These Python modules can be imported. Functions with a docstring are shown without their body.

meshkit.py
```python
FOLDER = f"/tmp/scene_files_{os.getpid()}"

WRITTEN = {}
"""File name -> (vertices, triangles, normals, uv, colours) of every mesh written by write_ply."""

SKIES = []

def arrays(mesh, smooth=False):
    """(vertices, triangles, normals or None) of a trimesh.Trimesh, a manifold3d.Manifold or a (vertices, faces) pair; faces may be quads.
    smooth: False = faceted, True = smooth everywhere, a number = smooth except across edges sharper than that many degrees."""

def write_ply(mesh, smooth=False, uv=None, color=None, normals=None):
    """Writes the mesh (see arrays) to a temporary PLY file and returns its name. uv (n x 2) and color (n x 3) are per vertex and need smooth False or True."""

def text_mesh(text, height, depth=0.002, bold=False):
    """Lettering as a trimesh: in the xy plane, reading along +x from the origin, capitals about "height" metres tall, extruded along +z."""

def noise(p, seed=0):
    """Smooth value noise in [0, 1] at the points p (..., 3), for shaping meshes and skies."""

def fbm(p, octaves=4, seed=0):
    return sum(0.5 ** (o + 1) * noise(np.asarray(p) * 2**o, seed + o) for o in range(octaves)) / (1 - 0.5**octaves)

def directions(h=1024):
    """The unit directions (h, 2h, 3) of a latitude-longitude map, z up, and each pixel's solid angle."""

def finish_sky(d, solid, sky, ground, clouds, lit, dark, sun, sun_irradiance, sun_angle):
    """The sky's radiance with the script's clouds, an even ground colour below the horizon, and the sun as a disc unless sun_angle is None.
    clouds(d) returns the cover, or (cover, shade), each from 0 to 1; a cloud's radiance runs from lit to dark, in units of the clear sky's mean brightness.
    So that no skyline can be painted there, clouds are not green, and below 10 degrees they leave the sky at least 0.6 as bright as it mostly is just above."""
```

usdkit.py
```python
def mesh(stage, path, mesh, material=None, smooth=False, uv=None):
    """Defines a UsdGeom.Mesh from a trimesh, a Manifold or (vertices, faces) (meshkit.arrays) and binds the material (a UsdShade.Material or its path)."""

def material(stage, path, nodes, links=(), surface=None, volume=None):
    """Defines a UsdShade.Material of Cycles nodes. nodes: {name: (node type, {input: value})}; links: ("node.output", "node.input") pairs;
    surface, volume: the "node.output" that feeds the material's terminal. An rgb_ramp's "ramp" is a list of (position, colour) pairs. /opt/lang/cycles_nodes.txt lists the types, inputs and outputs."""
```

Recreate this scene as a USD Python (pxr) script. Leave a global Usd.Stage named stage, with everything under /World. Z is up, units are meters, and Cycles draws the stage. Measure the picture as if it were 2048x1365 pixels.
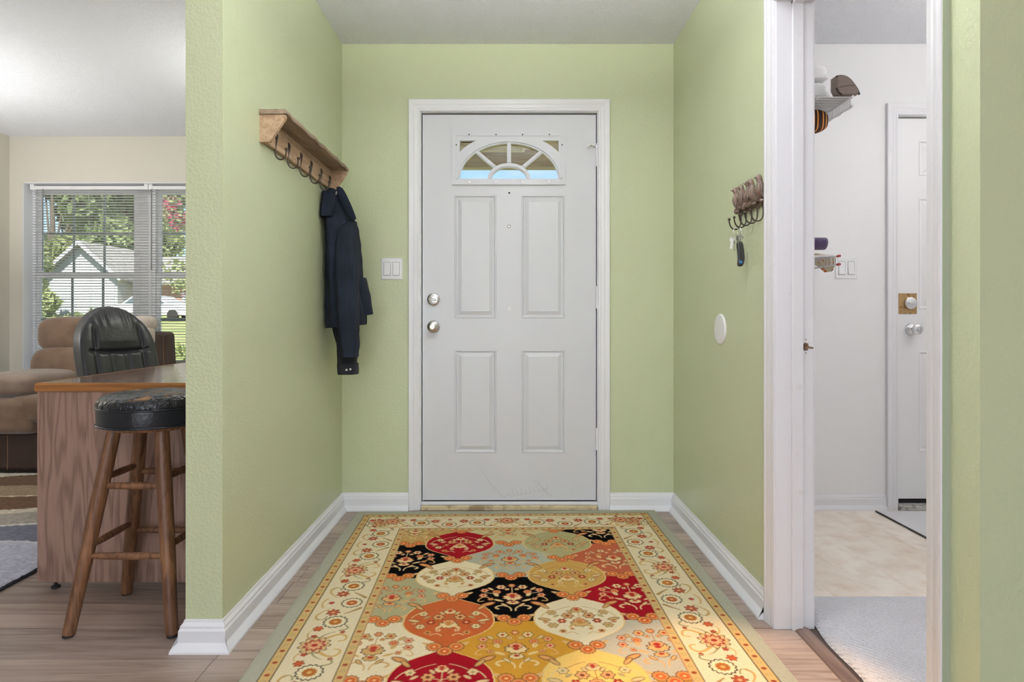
import math, random
import numpy as np, trimesh, usdkit, meshkit
import manifold3d as m3
from shapely.geometry import Polygon, Point, box as sbox
from shapely.ops import unary_union
from shapely import affinity
from pxr import Usd, UsdGeom, UsdLux, UsdShade, Gf, Sdf

random.seed(7)
rng = np.random.default_rng(7)
stage = Usd.Stage.CreateInMemory()
UsdGeom.SetStageUpAxis(stage, "Z")
UsdGeom.SetStageMetersPerUnit(stage, 1.0)
UsdGeom.Xform.Define(stage, "/World")

# ---------------------------------------------------------------- camera, sky, sun, exposure
# x to the right, y into the picture, z up; the lens stands at (0, 0, 1.008) and looks along +y
cam = UsdGeom.Camera.Define(stage, "/World/camera")
cam.AddTranslateOp().Set(Gf.Vec3d(0, 0, 1.008))
cam.AddRotateXOp().Set(90)
cam.CreateHorizontalApertureAttr(36.0)
cam.CreateFocalLengthAttr(36.0 * 1240 / 2048)
cam.CreateHorizontalApertureOffsetAttr(36.0 * 9 / 2048)
cam.CreateVerticalApertureOffsetAttr(-36.0 * 47.5 / 2048)
EXPOSURE = 0.16
cam.CreateExposureAttr(EXPOSURE)
SKY, SUN = 0.10, 2.6
sky = UsdLux.DomeLight.Define(stage, "/World/sky")
sky.CreateIntensityAttr(1.0)
sky_look = usdkit.material(stage, "/World/Looks/sky", {
    "co": ("texture_coordinate", {}),
    "sky": ("sky_texture", {"sky_type": "multiple_scattering", "sun_disc": False, "sun_elevation": 0.9, "sun_rotation": 2.6}),
    "dim": ("mix_color", {"blend_type": "multiply", "fac": 1.0, "b": (SKY, SKY, SKY), "use_clamp": False}),
    "map": ("mapping", {"scale": (2.2, 2.2, 5.0)}),
    "no": ("noise_texture", {"scale": 1.6, "detail": 5.0, "roughness": 0.55}),
    "ra": ("rgb_ramp", {"ramp": [(0.5, (0, 0, 0)), (0.72, (0.85, 0.85, 0.85))]}),
    "mix": ("mix_color", {"b": (0.95, 0.97, 1.0), "use_clamp": False}),
    "bg": ("background_shader", {"strength": 1.0})},
    [("co.generated", "map.vector"), ("map.vector", "no.vector"), ("no.fac", "ra.fac"), ("ra.color", "mix.fac"),
     ("sky.color", "dim.a"), ("dim.result", "mix.a"), ("mix.result", "bg.color")], surface="bg.background")
UsdShade.MaterialBindingAPI.Apply(sky.GetPrim()).Bind(sky_look)
sun = UsdLux.DistantLight.Define(stage, "/World/sun")
sun.CreateIntensityAttr(SUN)
sun.CreateAngleAttr(0.6)
sun.CreateNormalizeAttr(True)
sun.CreateColorAttr(Gf.Vec3f(1.0, 0.95, 0.86))
sun.AddRotateXYZOp().Set(Gf.Vec3f(38, 10, 0))


def area(name, kind, loc, size, intensity, color=(1, 1, 1), rot=None):
    L = getattr(UsdLux, kind).Define(stage, "/World/" + name)
    L.CreateIntensityAttr(intensity)
    L.CreateColorAttr(Gf.Vec3f(*color))
    if kind in ("DiskLight", "SphereLight"):
        L.CreateRadiusAttr(size)
    else:
        L.CreateWidthAttr(size[0]); L.CreateHeightAttr(size[1])
    L.AddTranslateOp().Set(Gf.Vec3d(*loc))
    if rot:
        L.AddRotateXYZOp().Set(Gf.Vec3f(*rot))


# unseen lamps; all but the entry and laundry globes are added fill: bowl pendants that shine up at the ceiling and have a globe below (entry, laundry, kitchen), an uplight floor lamp in the
# living room; an added panel gives soft fill from the opening behind the camera.   name: (place, globe radius, globe radiance, bowl radius, upward radiance, colour)
LAMPS = {"entry": ((0.10, 1.42, 1.98), 0.09, 29.0, 0.16, 255.0, (0.97, 0.98, 1.0)), "laundry": ((2.30, 2.10, 2.03), 0.10, 27.0, 0.16, 34.0, (1, 0.97, 0.93)),
         "living room": ((-3.45, 3.35, 1.12), 0.10, 15.0, 0.18, 62.0, (1, 0.985, 0.96)), "office corner": ((-1.32, 3.65, 1.90), 0.09, 26.0, 0.16, 20.0, (1, 0.99, 0.97)),  # living room and office corner: unseen lamps added to brighten that side
         "kitchen": ((-0.6, -1.4, 1.95), 0.14, 14.0, 0.18, 45.0, (1, 0.98, 0.95))}  # kitchen: unseen lamp added as fill from behind
for k, (p, r, i, ru, iu, c) in LAMPS.items():
    area("light_globe_" + k.replace(" ", "_"), "SphereLight", p, r, i, c)
    area("fill_bowl_" + k.replace(" ", "_"), "DiskLight", (p[0], p[1], p[2] + r + 0.055), ru, iu, c, (180, 0, 0))  # upward disk added to brighten the ceiling
L = area("light_fill_spot", "SphereLight", (0.62, 1.58, 2.40), 0.035, 3600.0, (1.0, 0.58, 0.26))  # unseen warm spot added to tint the floor by the laundry doorway
sh = UsdLux.ShapingAPI.Apply(stage.GetPrimAtPath("/World/light_fill_spot"))
sh.CreateShapingConeAngleAttr(12.5)
sh.CreateShapingConeSoftnessAttr(0.5)
area("rear_fill", "RectLight", (-0.6, -3.42, 1.15), (3.0, 2.0), 2.7, (0.93, 0.97, 1.0), (90, 0, 0))  # unseen panel added as soft fill from behind the camera

# ---------------------------------------------------------------- helpers: scene objects
TOP = {}


def numbered(parent, name):
    p, k = f"{parent}/{name}", 0
    while stage.GetPrimAtPath(p):
        k += 1
        p = f"{parent}/{name}_{k:03d}"
    return p


def keys(prim, label=None, cat=None, group=None, kind=None):
    for k, v in (("label", label), ("category", cat), ("group", group), ("kind", kind)):
        if v:
            prim.SetCustomDataByKey(k, v)
    return prim


class Thing:
    """An Xform at the thing's base; its parts' meshes are given in world coordinates unless local."""
    def __init__(self, name, label=None, cat=None, loc=(0, 0, 0), rotz=0, group=None, kind=None, local=False):
        self.path = numbered("/World", name)
        x = UsdGeom.Xform.Define(stage, self.path)
        x.AddTranslateOp().Set(Gf.Vec3d(*map(float, loc)))
        if rotz:
            x.AddRotateZOp().Set(float(rotz))
        self.off = np.zeros(3) if local else np.asarray(loc, float)
        self.prim = keys(x.GetPrim(), label, cat, group, kind)

    def part(self, name, mesh, look, smooth=35, label=None, under=None, kind=None):
        path = numbered(under or self.path, name)
        v, f, n = meshkit.arrays(mesh, smooth)
        m = usdkit.mesh(stage, path, (v - self.off, f), look)
        if n is not None:
            from pxr import Vt
            m.CreateNormalsAttr(Vt.Vec3fArray.FromNumpy(n.astype(np.float32)))
            m.SetNormalsInterpolation("vertex")
        keys(m.GetPrim(), label, kind=kind)
        return path


def single(name, mesh, look, label, cat=None, group=None, kind=None, smooth=35):
    path = numbered("/World", name)
    m = usdkit.mesh(stage, path, mesh, look, smooth=smooth)
    keys(m.GetPrim(), label, cat, group, kind)
    return m


def copy_of(thing, name, label, cat, loc, rotz=0, group=None):
    path = numbered("/World", name)
    x = UsdGeom.Xform.Define(stage, path)
    x.AddTranslateOp().Set(Gf.Vec3d(*map(float, loc)))
    if rotz:
        x.AddRotateZOp().Set(float(rotz))
    p = x.GetPrim()
    p.GetReferences().AddInternalReference(thing.path)
    p.SetInstanceable(True)
    return keys(p, label, cat, group)


# ---------------------------------------------------------------- helpers: shapes
def cat(*ms):
    return trimesh.util.concatenate([m for m in ms])


def box(x0, x1, y0, y1, z0, z1):
    return trimesh.creation.box(bounds=[[min(x0, x1), min(y0, y1), min(z0, z1)], [max(x0, x1), max(y0, y1), max(z0, z1)]])


def rbox(x0, x1, y0, y1, z0, z1, b=0.003):
    pts = []
    for sx, sy, sz in np.ndindex(2, 2, 2):
        c = np.array([(x0, x1)[sx], (y0, y1)[sy], (z0, z1)[sz]], float)
        d = np.array([b if not sx else -b, b if not sy else -b, b if not sz else -b])
        for k in range(3):
            e = d.copy(); e[k] = 0
            pts.append(c + e)
    return trimesh.convex.convex_hull(np.array(pts))


def slab_piece(x0, x1, y0, y1, z0, z1, b):
    """A box whose top edges are bevelled: planks and tiles."""
    v = [(x0, y0, z0), (x1, y0, z0), (x1, y1, z0), (x0, y1, z0), (x0 + b, y0 + b, z1), (x1 - b, y0 + b, z1), (x1 - b, y1 - b, z1), (x0 + b, y1 - b, z1)]
    f = [(0, 1, 5, 4), (1, 2, 6, 5), (2, 3, 7, 6), (3, 0, 4, 7), (4, 5, 6, 7)]
    f = [t for q in f for t in ((q[0], q[1], q[2]), (q[0], q[2], q[3]))]
    return trimesh.Trimesh(np.array(v, float), np.array(f), process=False)


def loft(rings, caps=True, closed=True):
    R = np.array(rings, float)
    k, n, _ = R.shape
    v, f = [R.reshape(-1, 3)], []
    a = np.arange(n) if closed else np.arange(n - 1)
    b = (a + 1) % n
    for i in range(k - 1):
        o = i * n
        f += [np.stack([a + o, b + o, b + o + n], 1), np.stack([a + o, b + o + n, a + o + n], 1)]
    if caps:
        for o, flip in ((0, True), ((k - 1) * n, False)):
            c = k * n + len(v) - 1
            v.append(R.reshape(-1, 3)[o:o + n].mean(0)[None])
            t = np.stack([a + o, b + o, np.full(len(a), c)], 1)
            f.append(t[:, ::-1] if flip else t)
    return trimesh.Trimesh(np.vstack(v), np.vstack(f), process=False)


def tube(path, r, n=8, caps=True, flat=1.0):
    P = np.asarray(path, float)
    r = np.broadcast_to(np.asarray(r, float), (len(P),))
    T = np.gradient(P, axis=0)
    T /= np.linalg.norm(T, axis=1)[:, None]
    u = np.cross(T[0], [0.31, 0.72, 0.62]); u /= np.linalg.norm(u)
    rings = []
    for p, t, q in zip(P, T, r):
        u = u - t * (u @ t); u /= np.linalg.norm(u)
        w = np.cross(t, u)
        a = np.linspace(0, 2 * np.pi, n, endpoint=False)[:, None]
        rings.append(p + q * (np.cos(a) * u + flat * np.sin(a) * w))
    return loft(rings, caps)


def smooth_path(pts, n=40):
    from scipy.interpolate import CubicSpline
    P = np.asarray(pts, float)
    s = np.r_[0, np.cumsum(np.linalg.norm(np.diff(P, axis=0), axis=1))]
    return CubicSpline(s, P)(np.linspace(0, s[-1], n))


def lathe(prof, n=32, axis="z", at=(0, 0, 0)):
    """prof: (radius, along) pairs; the axis points along +z, or towards -y (out of a wall that faces the camera), +x or -x."""
    a = np.linspace(0, 2 * np.pi, n, endpoint=False)
    rings = []
    for r, h in prof:
        c, s, z = max(r, 1e-5) * np.cos(a), max(r, 1e-5) * np.sin(a), np.full(n, float(h))
        rings.append(np.stack({"z": (c, s, z), "-y": (c, -z, s), "+x": (z, c, s), "-x": (-z, c, s)}[axis], 1) + np.asarray(at, float))
    return loft(rings)


def ball(c, r, sub=2, scale=(1, 1, 1)):
    m = trimesh.creation.icosphere(sub, r)
    m.vertices *= np.asarray(scale, float)
    m.apply_translation(c)
    return m


def sweep(path, prof, n, flip=False, caps=True):
    """Sweeps prof, (offset sideways, height along n) pairs, along a mitred polyline in the plane with normal n. One mesh per segment."""
    P, n = np.asarray(path, float), np.asarray(n, float)
    D = np.diff(P, axis=0); D /= np.linalg.norm(D, axis=1)[:, None]
    L = np.cross(n, D) * (-1 if flip else 1)
    M = [L[0]]
    for i in range(len(L) - 1):
        m = L[i] + L[i + 1]
        M.append(m / (m @ L[i]))
    M.append(L[-1])
    out = []
    for i in range(len(D)):
        A = [P[i] + M[i] * d + n * h for d, h in prof]
        B = [P[i + 1] + M[i + 1] * d + n * h for d, h in prof]
        out.append(loft([A, B], caps))
    return out


def rect_loft(x0, x1, z0, z1, prof, y, back=None):
    """Concentric rectangles in a wall that faces -y; prof: (inset, towards the viewer) pairs."""
    rings = []
    if back is not None:
        rings.append([(x0, y + back, z0), (x1, y + back, z0), (x1, y + back, z1), (x0, y + back, z1)])
    for i, h in prof:
        rings.append([(x0 + i, y - h, z0 + i), (x1 - i, y - h, z0 + i), (x1 - i, y - h, z1 - i), (x0 + i, y - h, z1 - i)])
    return loft(rings)


def extrude_y(poly, y0, y1):
    """A shapely polygon in (x, z) extruded from y0 to y1."""
    ms = []
    for g in getattr(poly, "geoms", [poly]):
        m = trimesh.creation.extrude_polygon(g, abs(y1 - y0), engine="earcut")
        v = np.array(m.vertices)
        m.vertices = np.stack([v[:, 0], min(y0, y1) + v[:, 2], v[:, 1]], 1)
        m.invert()
        ms.append(m)
    return cat(*ms)


def extrude_along(poly, a, b, axis):
    """Polygon points (p, q): axis x -> (., p, q); axis y -> (p, ., q); axis z -> (p, q, .)."""
    m = trimesh.creation.extrude_polygon(Polygon(poly), b - a, engine="earcut")
    v = np.array(m.vertices)
    order = {"x": (v[:, 2] + a, v[:, 0], v[:, 1]), "y": (v[:, 0], v[:, 2] + a, v[:, 1]), "z": (v[:, 0], v[:, 1], v[:, 2] + a)}[axis]
    m.vertices = np.stack(order, 1)
    return m


def superbox(c, half, e=0.35, n=40, m=24, wob=0.0, freq=6.0, seed=0, rotz=0.0):
    """A puffed cushion: a superellipsoid, optionally uneven."""
    u = np.linspace(-np.pi, np.pi, n, endpoint=False); v = np.linspace(-np.pi / 2, np.pi / 2, m)
    p = lambda x, k: np.sign(x) * np.abs(x) ** k
    U, V = np.meshgrid(u, v)
    X = np.stack([p(np.cos(V), e) * p(np.cos(U), e), p(np.cos(V), e) * p(np.sin(U), e), p(np.sin(V), e)], -1) * np.asarray(half, float)
    if wob:
        d = meshkit.fbm(X * freq + 20, 3, seed)[..., None] - 0.5
        X = X * (1 + wob * 2 * d)
    if rotz:
        cz, sz = math.cos(rotz), math.sin(rotz)
        X = X @ np.array([[cz, sz, 0], [-sz, cz, 0], [0, 0, 1]])
    return loft(X + np.asarray(c, float))


def grid_mesh(fn, ns, nt):
    s, t = np.meshgrid(np.linspace(0, 1, ns), np.linspace(0, 1, nt))
    P = fn(s, t)
    i = np.arange(nt - 1)[:, None] * ns + np.arange(ns - 1)[None]
    q = np.stack([i, i + 1, i + ns + 1, i + ns], -1).reshape(-1, 4)
    return trimesh.Trimesh(P.reshape(-1, 3), np.vstack([q[:, :3], q[:, [0, 2, 3]]]), process=False)


# ---------------------------------------------------------------- helpers: materials
def lin(c):
    c = np.asarray(c, float) / 255.0
    return tuple(np.where(c <= 0.04045, c / 12.92, ((c + 0.055) / 1.055) ** 2.4))


def look(name, color, rough=0.5, bump=None, vary=None, grain=None, metal=0.0, spec=0.5, coat=0.0, sheen=0.0, obj=False, thru=None):
    """bump: (noise scale, distance, detail); vary: (noise scale, other colour, low, high); grain: ((x, y, z) scales, dark colour, low, high)."""
    N = {"p": ("principled_bsdf", {"base_color": color, "roughness": rough, "metallic": metal, "specular_ior_level": spec, "coat_weight": coat, "coat_roughness": 0.12, "sheen_weight": sheen}),
         "g": ("geometry", {}), "tc": ("texture_coordinate", {})}
    src = "tc.object" if obj else "g.position"
    Lk, last = [], None
    if vary:
        N["vn"] = ("noise_texture", {"scale": vary[0], "detail": 4.0})
        N["vr"] = ("rgb_ramp", {"ramp": [(vary[2], color), (vary[3], vary[1])]})
        Lk += [(src, "vn.vector"), ("vn.fac", "vr.fac")]
        last = "vr.color"
    if grain:
        N["gm"] = ("mapping", {"scale": grain[0]})
        N["gn"] = ("noise_texture", {"scale": 1.0, "detail": 5.0, "roughness": 0.62, "distortion": 0.7})
        N["gr"] = ("rgb_ramp", {"ramp": [(grain[2], (0, 0, 0)), (grain[3], (1, 1, 1))]})
        N["gx"] = ("mix_color", {"a": color, "b": grain[1]})
        Lk += [(src, "gm.vector"), ("gm.vector", "gn.vector"), ("gn.fac", "gr.fac"), ("gr.color", "gx.fac")]
        if last:
            Lk.append((last, "gx.a"))
        last = "gx.result"
    if last:
        Lk.append((last, "p.base_color"))
    if bump:
        N["bn"] = ("noise_texture", {"scale": bump[0], "detail": float(bump[2])})
        N["b"] = ("bump", {"strength": 1.0, "distance": bump[1]})
        Lk += [(src, "bn.vector"), ("bn.fac", "b.height"), ("b.normal", "p.normal")]
    surf = "p.BSDF"
    if thru:
        N["tr"] = ("translucent_bsdf", {"color": color})
        N["mx"] = ("mix_closure", {"fac": thru})
        Lk += [("p.BSDF", "mx.closure1"), ("tr.BSDF", "mx.closure2")]
        surf = "mx.closure"
    return usdkit.material(stage, "/World/Looks/" + name, N, Lk, surface=surf)


M = {}
M["green"] = look("green_paint", lin((196, 203, 166)), 0.36, (110, 0.0016, 2))
M["white_wall"] = look("white_wall_paint", lin((236, 236, 237)), 0.6, (90, 0.0006, 2))
M["cream_wall"] = look("cream_wall_paint", lin((211, 206, 194)), 0.6, (90, 0.0008, 2))
M["ceiling"] = look("popcorn_ceiling", lin((236, 238, 244)), 0.9, (150, 0.009, 2))
M["trim"] = look("white_trim_paint", lin((231, 231, 235)), 0.3, (25, 0.0003, 2))
M["trim_worn"] = look("worn_white_trim_paint", lin((224, 223, 227)), 0.34, (25, 0.0003, 3), vary=(30, lin((214, 212, 212)), 0.64, 0.8))
M["door"] = look("white_door_paint", lin((213, 214, 219)), 0.34, (14, 0.0005, 3))
M["door2"] = look("bright_white_door_paint", lin((238, 238, 240)), 0.36, (14, 0.0005, 3))
M["steel"] = look("satin_nickel", lin((200, 198, 194)), 0.24, metal=1.0)
M["chrome"] = look("bright_chrome", lin((225, 225, 228)), 0.12, metal=1.0)
M["brass"] = look("tarnished_brass", lin((178, 148, 104)), 0.42, metal=0.75, vary=(60, lin((120, 92, 60)), 0.5, 0.7))
M["dark"] = look("dark_gap", lin((28, 26, 24)), 0.8)
M["iron"] = look("dark_bronze_iron", lin((66, 56, 46)), 0.45, (220, 0.0006, 3), metal=0.5)
M["plastic"] = look("white_plastic", lin((236, 236, 238)), 0.3)
M["glass"] = usdkit.material(stage, "/World/Looks/pane_glass", {"f": ("fresnel", {"IOR": 1.45}), "t": ("transparent_bsdf", {"color": (0.94, 0.96, 0.95)}),
    "g": ("glossy_bsdf", {"roughness": 0.02}), "m": ("mix_closure", {})}, [("f.fac", "m.fac"), ("t.BSDF", "m.closure1"), ("g.BSDF", "m.closure2")], surface="m.closure")
# ================================================================ the room
ZC = 2.44
planks = []
PT = [((163, 145, 134), (134, 115, 104)), ((169, 150, 138), (139, 119, 107)), ((157, 140, 130), (129, 112, 102)), ((173, 155, 143), (144, 125, 113))]
for i, (a, b) in enumerate(PT):
    c0, c1 = lin(a), lin(b)
    planks.append(usdkit.material(stage, f"/World/Looks/plank_wood_{i}", {
        "g": ("geometry", {}), "m": ("mapping", {"scale": (1.6, 26.0, 3.0), "location": (3.7 * i, 11.3 * i, 0)}),
        "n": ("noise_texture", {"scale": 1.0, "detail": 6.0, "roughness": 0.6, "distortion": 1.2}), "r": ("rgb_ramp", {"ramp": [(0.36, c1), (0.52, c0), (0.72, tuple(1.12 * np.array(c0)))]}),
        "m2": ("mapping", {"scale": (2.5, 7.0, 3.0), "location": (1.9 * i, 5.1 * i, 0)}), "n2": ("noise_texture", {"scale": 1.0, "detail": 3.0}),
        "r2": ("rgb_ramp", {"ramp": [(0.3, (0.84, 0.83, 0.82)), (0.62, (1, 1, 1))]}), "x": ("mix_color", {"blend_type": "multiply", "fac": 1.0}),
        "b": ("bump", {"strength": 0.5, "distance": 0.0006}), "p": ("principled_bsdf", {"roughness": 0.36})},
        [("g.position", "m.vector"), ("m.vector", "n.vector"), ("n.fac", "r.fac"), ("g.position", "m2.vector"), ("m2.vector", "n2.vector"), ("n2.fac", "r2.fac"),
         ("r.color", "x.a"), ("r2.color", "x.b"), ("x.result", "p.base_color"), ("n.fac", "b.height"), ("b.normal", "p.normal")], surface="p.BSDF"))
M["subfloor"] = look("dark_subfloor", lin((70, 58, 52)), 0.8)
floor = Thing("floor", "grey-brown wood plank floor running through the entry and living room", "floor", kind="structure")
floor.part("base", cat(box(-4.05, 0.955, 0.70, 5.0, -0.08, -0.005), box(0.955, 3.05, 0.70, 1.14, -0.08, -0.005)), M["subfloor"], False)
floor.part("kitchen_boards", box(-4.05, 3.05, -3.6, 0.70, -0.08, 0.0), planks[1], False)
y, row = 1.827 - 6 * 0.178 - 0.07, 0
y = 1.827 - 6 * 0.178
while y < 4.9:
    x1 = 3.04 if y + 0.178 < 1.14 else 0.944
    if y > 3.2:
        x1 = -0.90
    x = -4.0 - random.random() * 0.9
    if abs(y - 1.827) < 0.01:
        x = -4.0 - 0.52
    while x < x1:
        e = min(x + 1.22, x1)
        if e - max(x, -4.0) > 0.05:
            floor.part("plank", slab_piece(max(x, -4.0), e, y, y + 0.178, -0.008, 0.0, 0.0011), random.choice(planks), False)
        x += 1.22
    y += 0.178
    row += 1

tiles = []
for i, (a, b) in enumerate([((246, 236, 223), (232, 215, 197)), ((243, 232, 217), (229, 211, 192)), ((248, 239, 226), (236, 221, 205))]):
    tiles.append(look(f"beige_tile_{i}", lin(a), 0.42, (30, 0.0006, 3), vary=(9 + 2 * i, lin(b), 0.42, 0.68)))
M["grout"] = look("pale_grout", lin((252, 247, 238)), 0.8)
lf = Thing("floor", "pale beige square tile floor of the laundry room", "floor", kind="structure")
lf.part("base", box(1.022, 3.05, 1.14, 3.40, -0.08, -0.0006), M["grout"], False)
lf.part("base_edge", box(0.955, 1.022, 1.14, 3.40, -0.08, -0.001), M["subfloor"], False)
for j in range(14):
    for i in range(14):
        x0, y0 = 1.327 - 0.1524 * 2 + 0.1524 * i, 2.351 - 0.1515 * 7 + 0.1515 * j
        if x0 < 2.8 and y0 + 0.15 < 3.27:
            lf.part("tile", slab_piece(x0 + 0.0012, x0 + 0.1512, y0 + 0.0012, y0 + 0.1503, -0.004, 0.0, 0.0006), tiles[(i * 7 + j * 3) % 3], False)

single("ceiling", cat(box(-4.05, 3.05, -3.6, 3.40, ZC, 2.56), box(-4.05, -0.86, 3.40, 5.06, ZC, 2.56)), M["ceiling"], "white popcorn-textured ceiling over all the rooms", "ceiling", kind="structure", smooth=False)
single("wall_left", cat(box(-0.978, -0.866, 1.884, 5.05, 0, ZC)), M["green"], "sage green wall on the left of the entry with the coat rack", "wall", kind="structure", smooth=False)
DX0, DX1, DZ = -0.452, 0.470, 2.082      # front door opening
single("wall_back", cat(box(-0.866, DX0 - 0.018, 3.246, 3.40, 0, ZC), box(DX1 + 0.018, 0.927, 3.246, 3.40, 0, ZC), box(DX0 - 0.018, DX1 + 0.018, 3.246, 3.40, DZ + 0.018, ZC)),
       M["green"], "sage green wall around the white front door", "wall", kind="structure", smooth=False)
JY0, JY1, JZ = 1.262, 2.018, 2.045        # laundry doorway, rough opening
single("wall_right", cat(box(0.869, 0.927, JY1, 3.246, 0, ZC), box(0.869, 0.927, 1.14, JY0, 0, ZC), box(0.869, 0.927, JY0, JY1, JZ, ZC), box(0.927, 3.05, 1.14, 1.17, 0, ZC)),
       M["green"], "sage green wall on the right of the entry around the laundry doorway", "wall", kind="structure", smooth=False)
single("wall_right", cat(box(0.927, 0.985, JY1, 3.246, 0, ZC), box(0.927, 0.985, 1.17, JY0, 0, ZC), box(0.927, 0.985, JY0, JY1, JZ, ZC), box(0.985, 3.05, 1.17, 1.20, 0, ZC)),
       M["white_wall"], "white laundry room side of the wall around the doorway", "wall", kind="structure", smooth=False)
LX0, LX1, LZ = 2.043, 2.87, 2.062
single("wall_back", cat(box(0.927, LX0 - 0.01, 3.246, 3.40, 0, ZC), box(LX1 + 0.01, 3.05, 3.246, 3.40, 0, ZC), box(LX0 - 0.01, LX1 + 0.01, 3.246, 3.40, LZ + 0.01, ZC)),
       M["white_wall"], "white far wall of the laundry room beside its door", "wall", kind="structure", smooth=False)
single("wall_right", box(2.95, 3.05, 1.20, 3.246, 0, ZC), M["white_wall"], "white right-hand wall of the laundry room", "wall", kind="structure", smooth=False)
WX0, WX1, WZ0, WZ1 = -3.835, -1.93, 0.585, 2.076
single("wall_back", cat(box(-3.94, WX0, 4.905, 5.06, 0, ZC), box(WX1, -0.978, 4.905, 5.06, 0, ZC), box(WX0, WX1, 4.905, 5.06, 0, WZ0), box(WX0, WX1, 4.905, 5.06, WZ1, ZC)),
       M["cream_wall"], "cream living room wall around the wide window", "wall", kind="structure", smooth=False)
single("wall_left", box(-4.05, -3.94, -3.6, 5.06, 0, ZC), M["cream_wall"], "cream side wall at the left edge of the living room", "wall", kind="structure", smooth=False)
single("wall_front", cat(box(-3.94, -2.2, -3.6, -3.5, 0, ZC), box(1.0, 3.05, -3.6, -3.5, 0, ZC), box(-2.2, 1.0, -3.6, -3.5, 2.2, ZC)), M["cream_wall"],
       "cream wall behind the camera around an opening added for daylight", "wall", kind="structure", smooth=False)
single("wall_right", box(2.95, 3.05, -3.5, 1.14, 0, ZC), M["cream_wall"], "cream kitchen wall to the right behind the camera", "wall", kind="structure", smooth=False)

# ---------------------------------------------------------------- baseboards
BB = [(0, 0), (0.034, 0), (0.033, 0.006), (0.026, 0.016), (0.0165, 0.026), (0.0155, 0.030), (0.0155, 0.060), (0.0135, 0.064), (0.0115, 0.066), (0.0115, 0.073), (0.0085, 0.077), (0.0045, 0.082), (0.003, 0.089), (0, 0.090)]
up = (0, 0, 1)


def baseboard(name, path, label, flip=False, prof=BB):
    t = Thing(name, label, "baseboard", kind="structure")
    for s in sweep(path, prof, up, flip):
        t.part("board", s, M["trim"], 25)


baseboard("baseboard_left", [(-0.978, 3.2, 0), (-0.978, 1.884, 0), (-0.866, 1.884, 0), (-0.866, 3.246, 0)], "white profiled baseboard wrapping the end of the left green wall", True)
baseboard("baseboard_back", [(-0.866, 3.246, 0), (DX0 - 0.062, 3.246, 0)], "white baseboard between the left corner and the front door", True)
baseboard("baseboard_back", [(DX1 + 0.062, 3.246, 0), (0.869, 3.246, 0)], "white baseboard between the front door and the right corner", True)
baseboard("baseboard_right", [(0.869, 3.246, 0), (0.869, JY1 + 0.047, 0)], "white profiled baseboard along the right green wall", True)
baseboard("baseboard_back", [(0.985, 3.246, 0), (LX0 - 0.06, 3.246, 0)], "white baseboard along the laundry room's far wall", True, [(a * 0.6, b * 0.95) for a, b in BB])
baseboard("baseboard_left", [(-3.94, 4.905, 0), (-0.978, 4.905, 0)], "white baseboard under the living room window", True)

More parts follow.
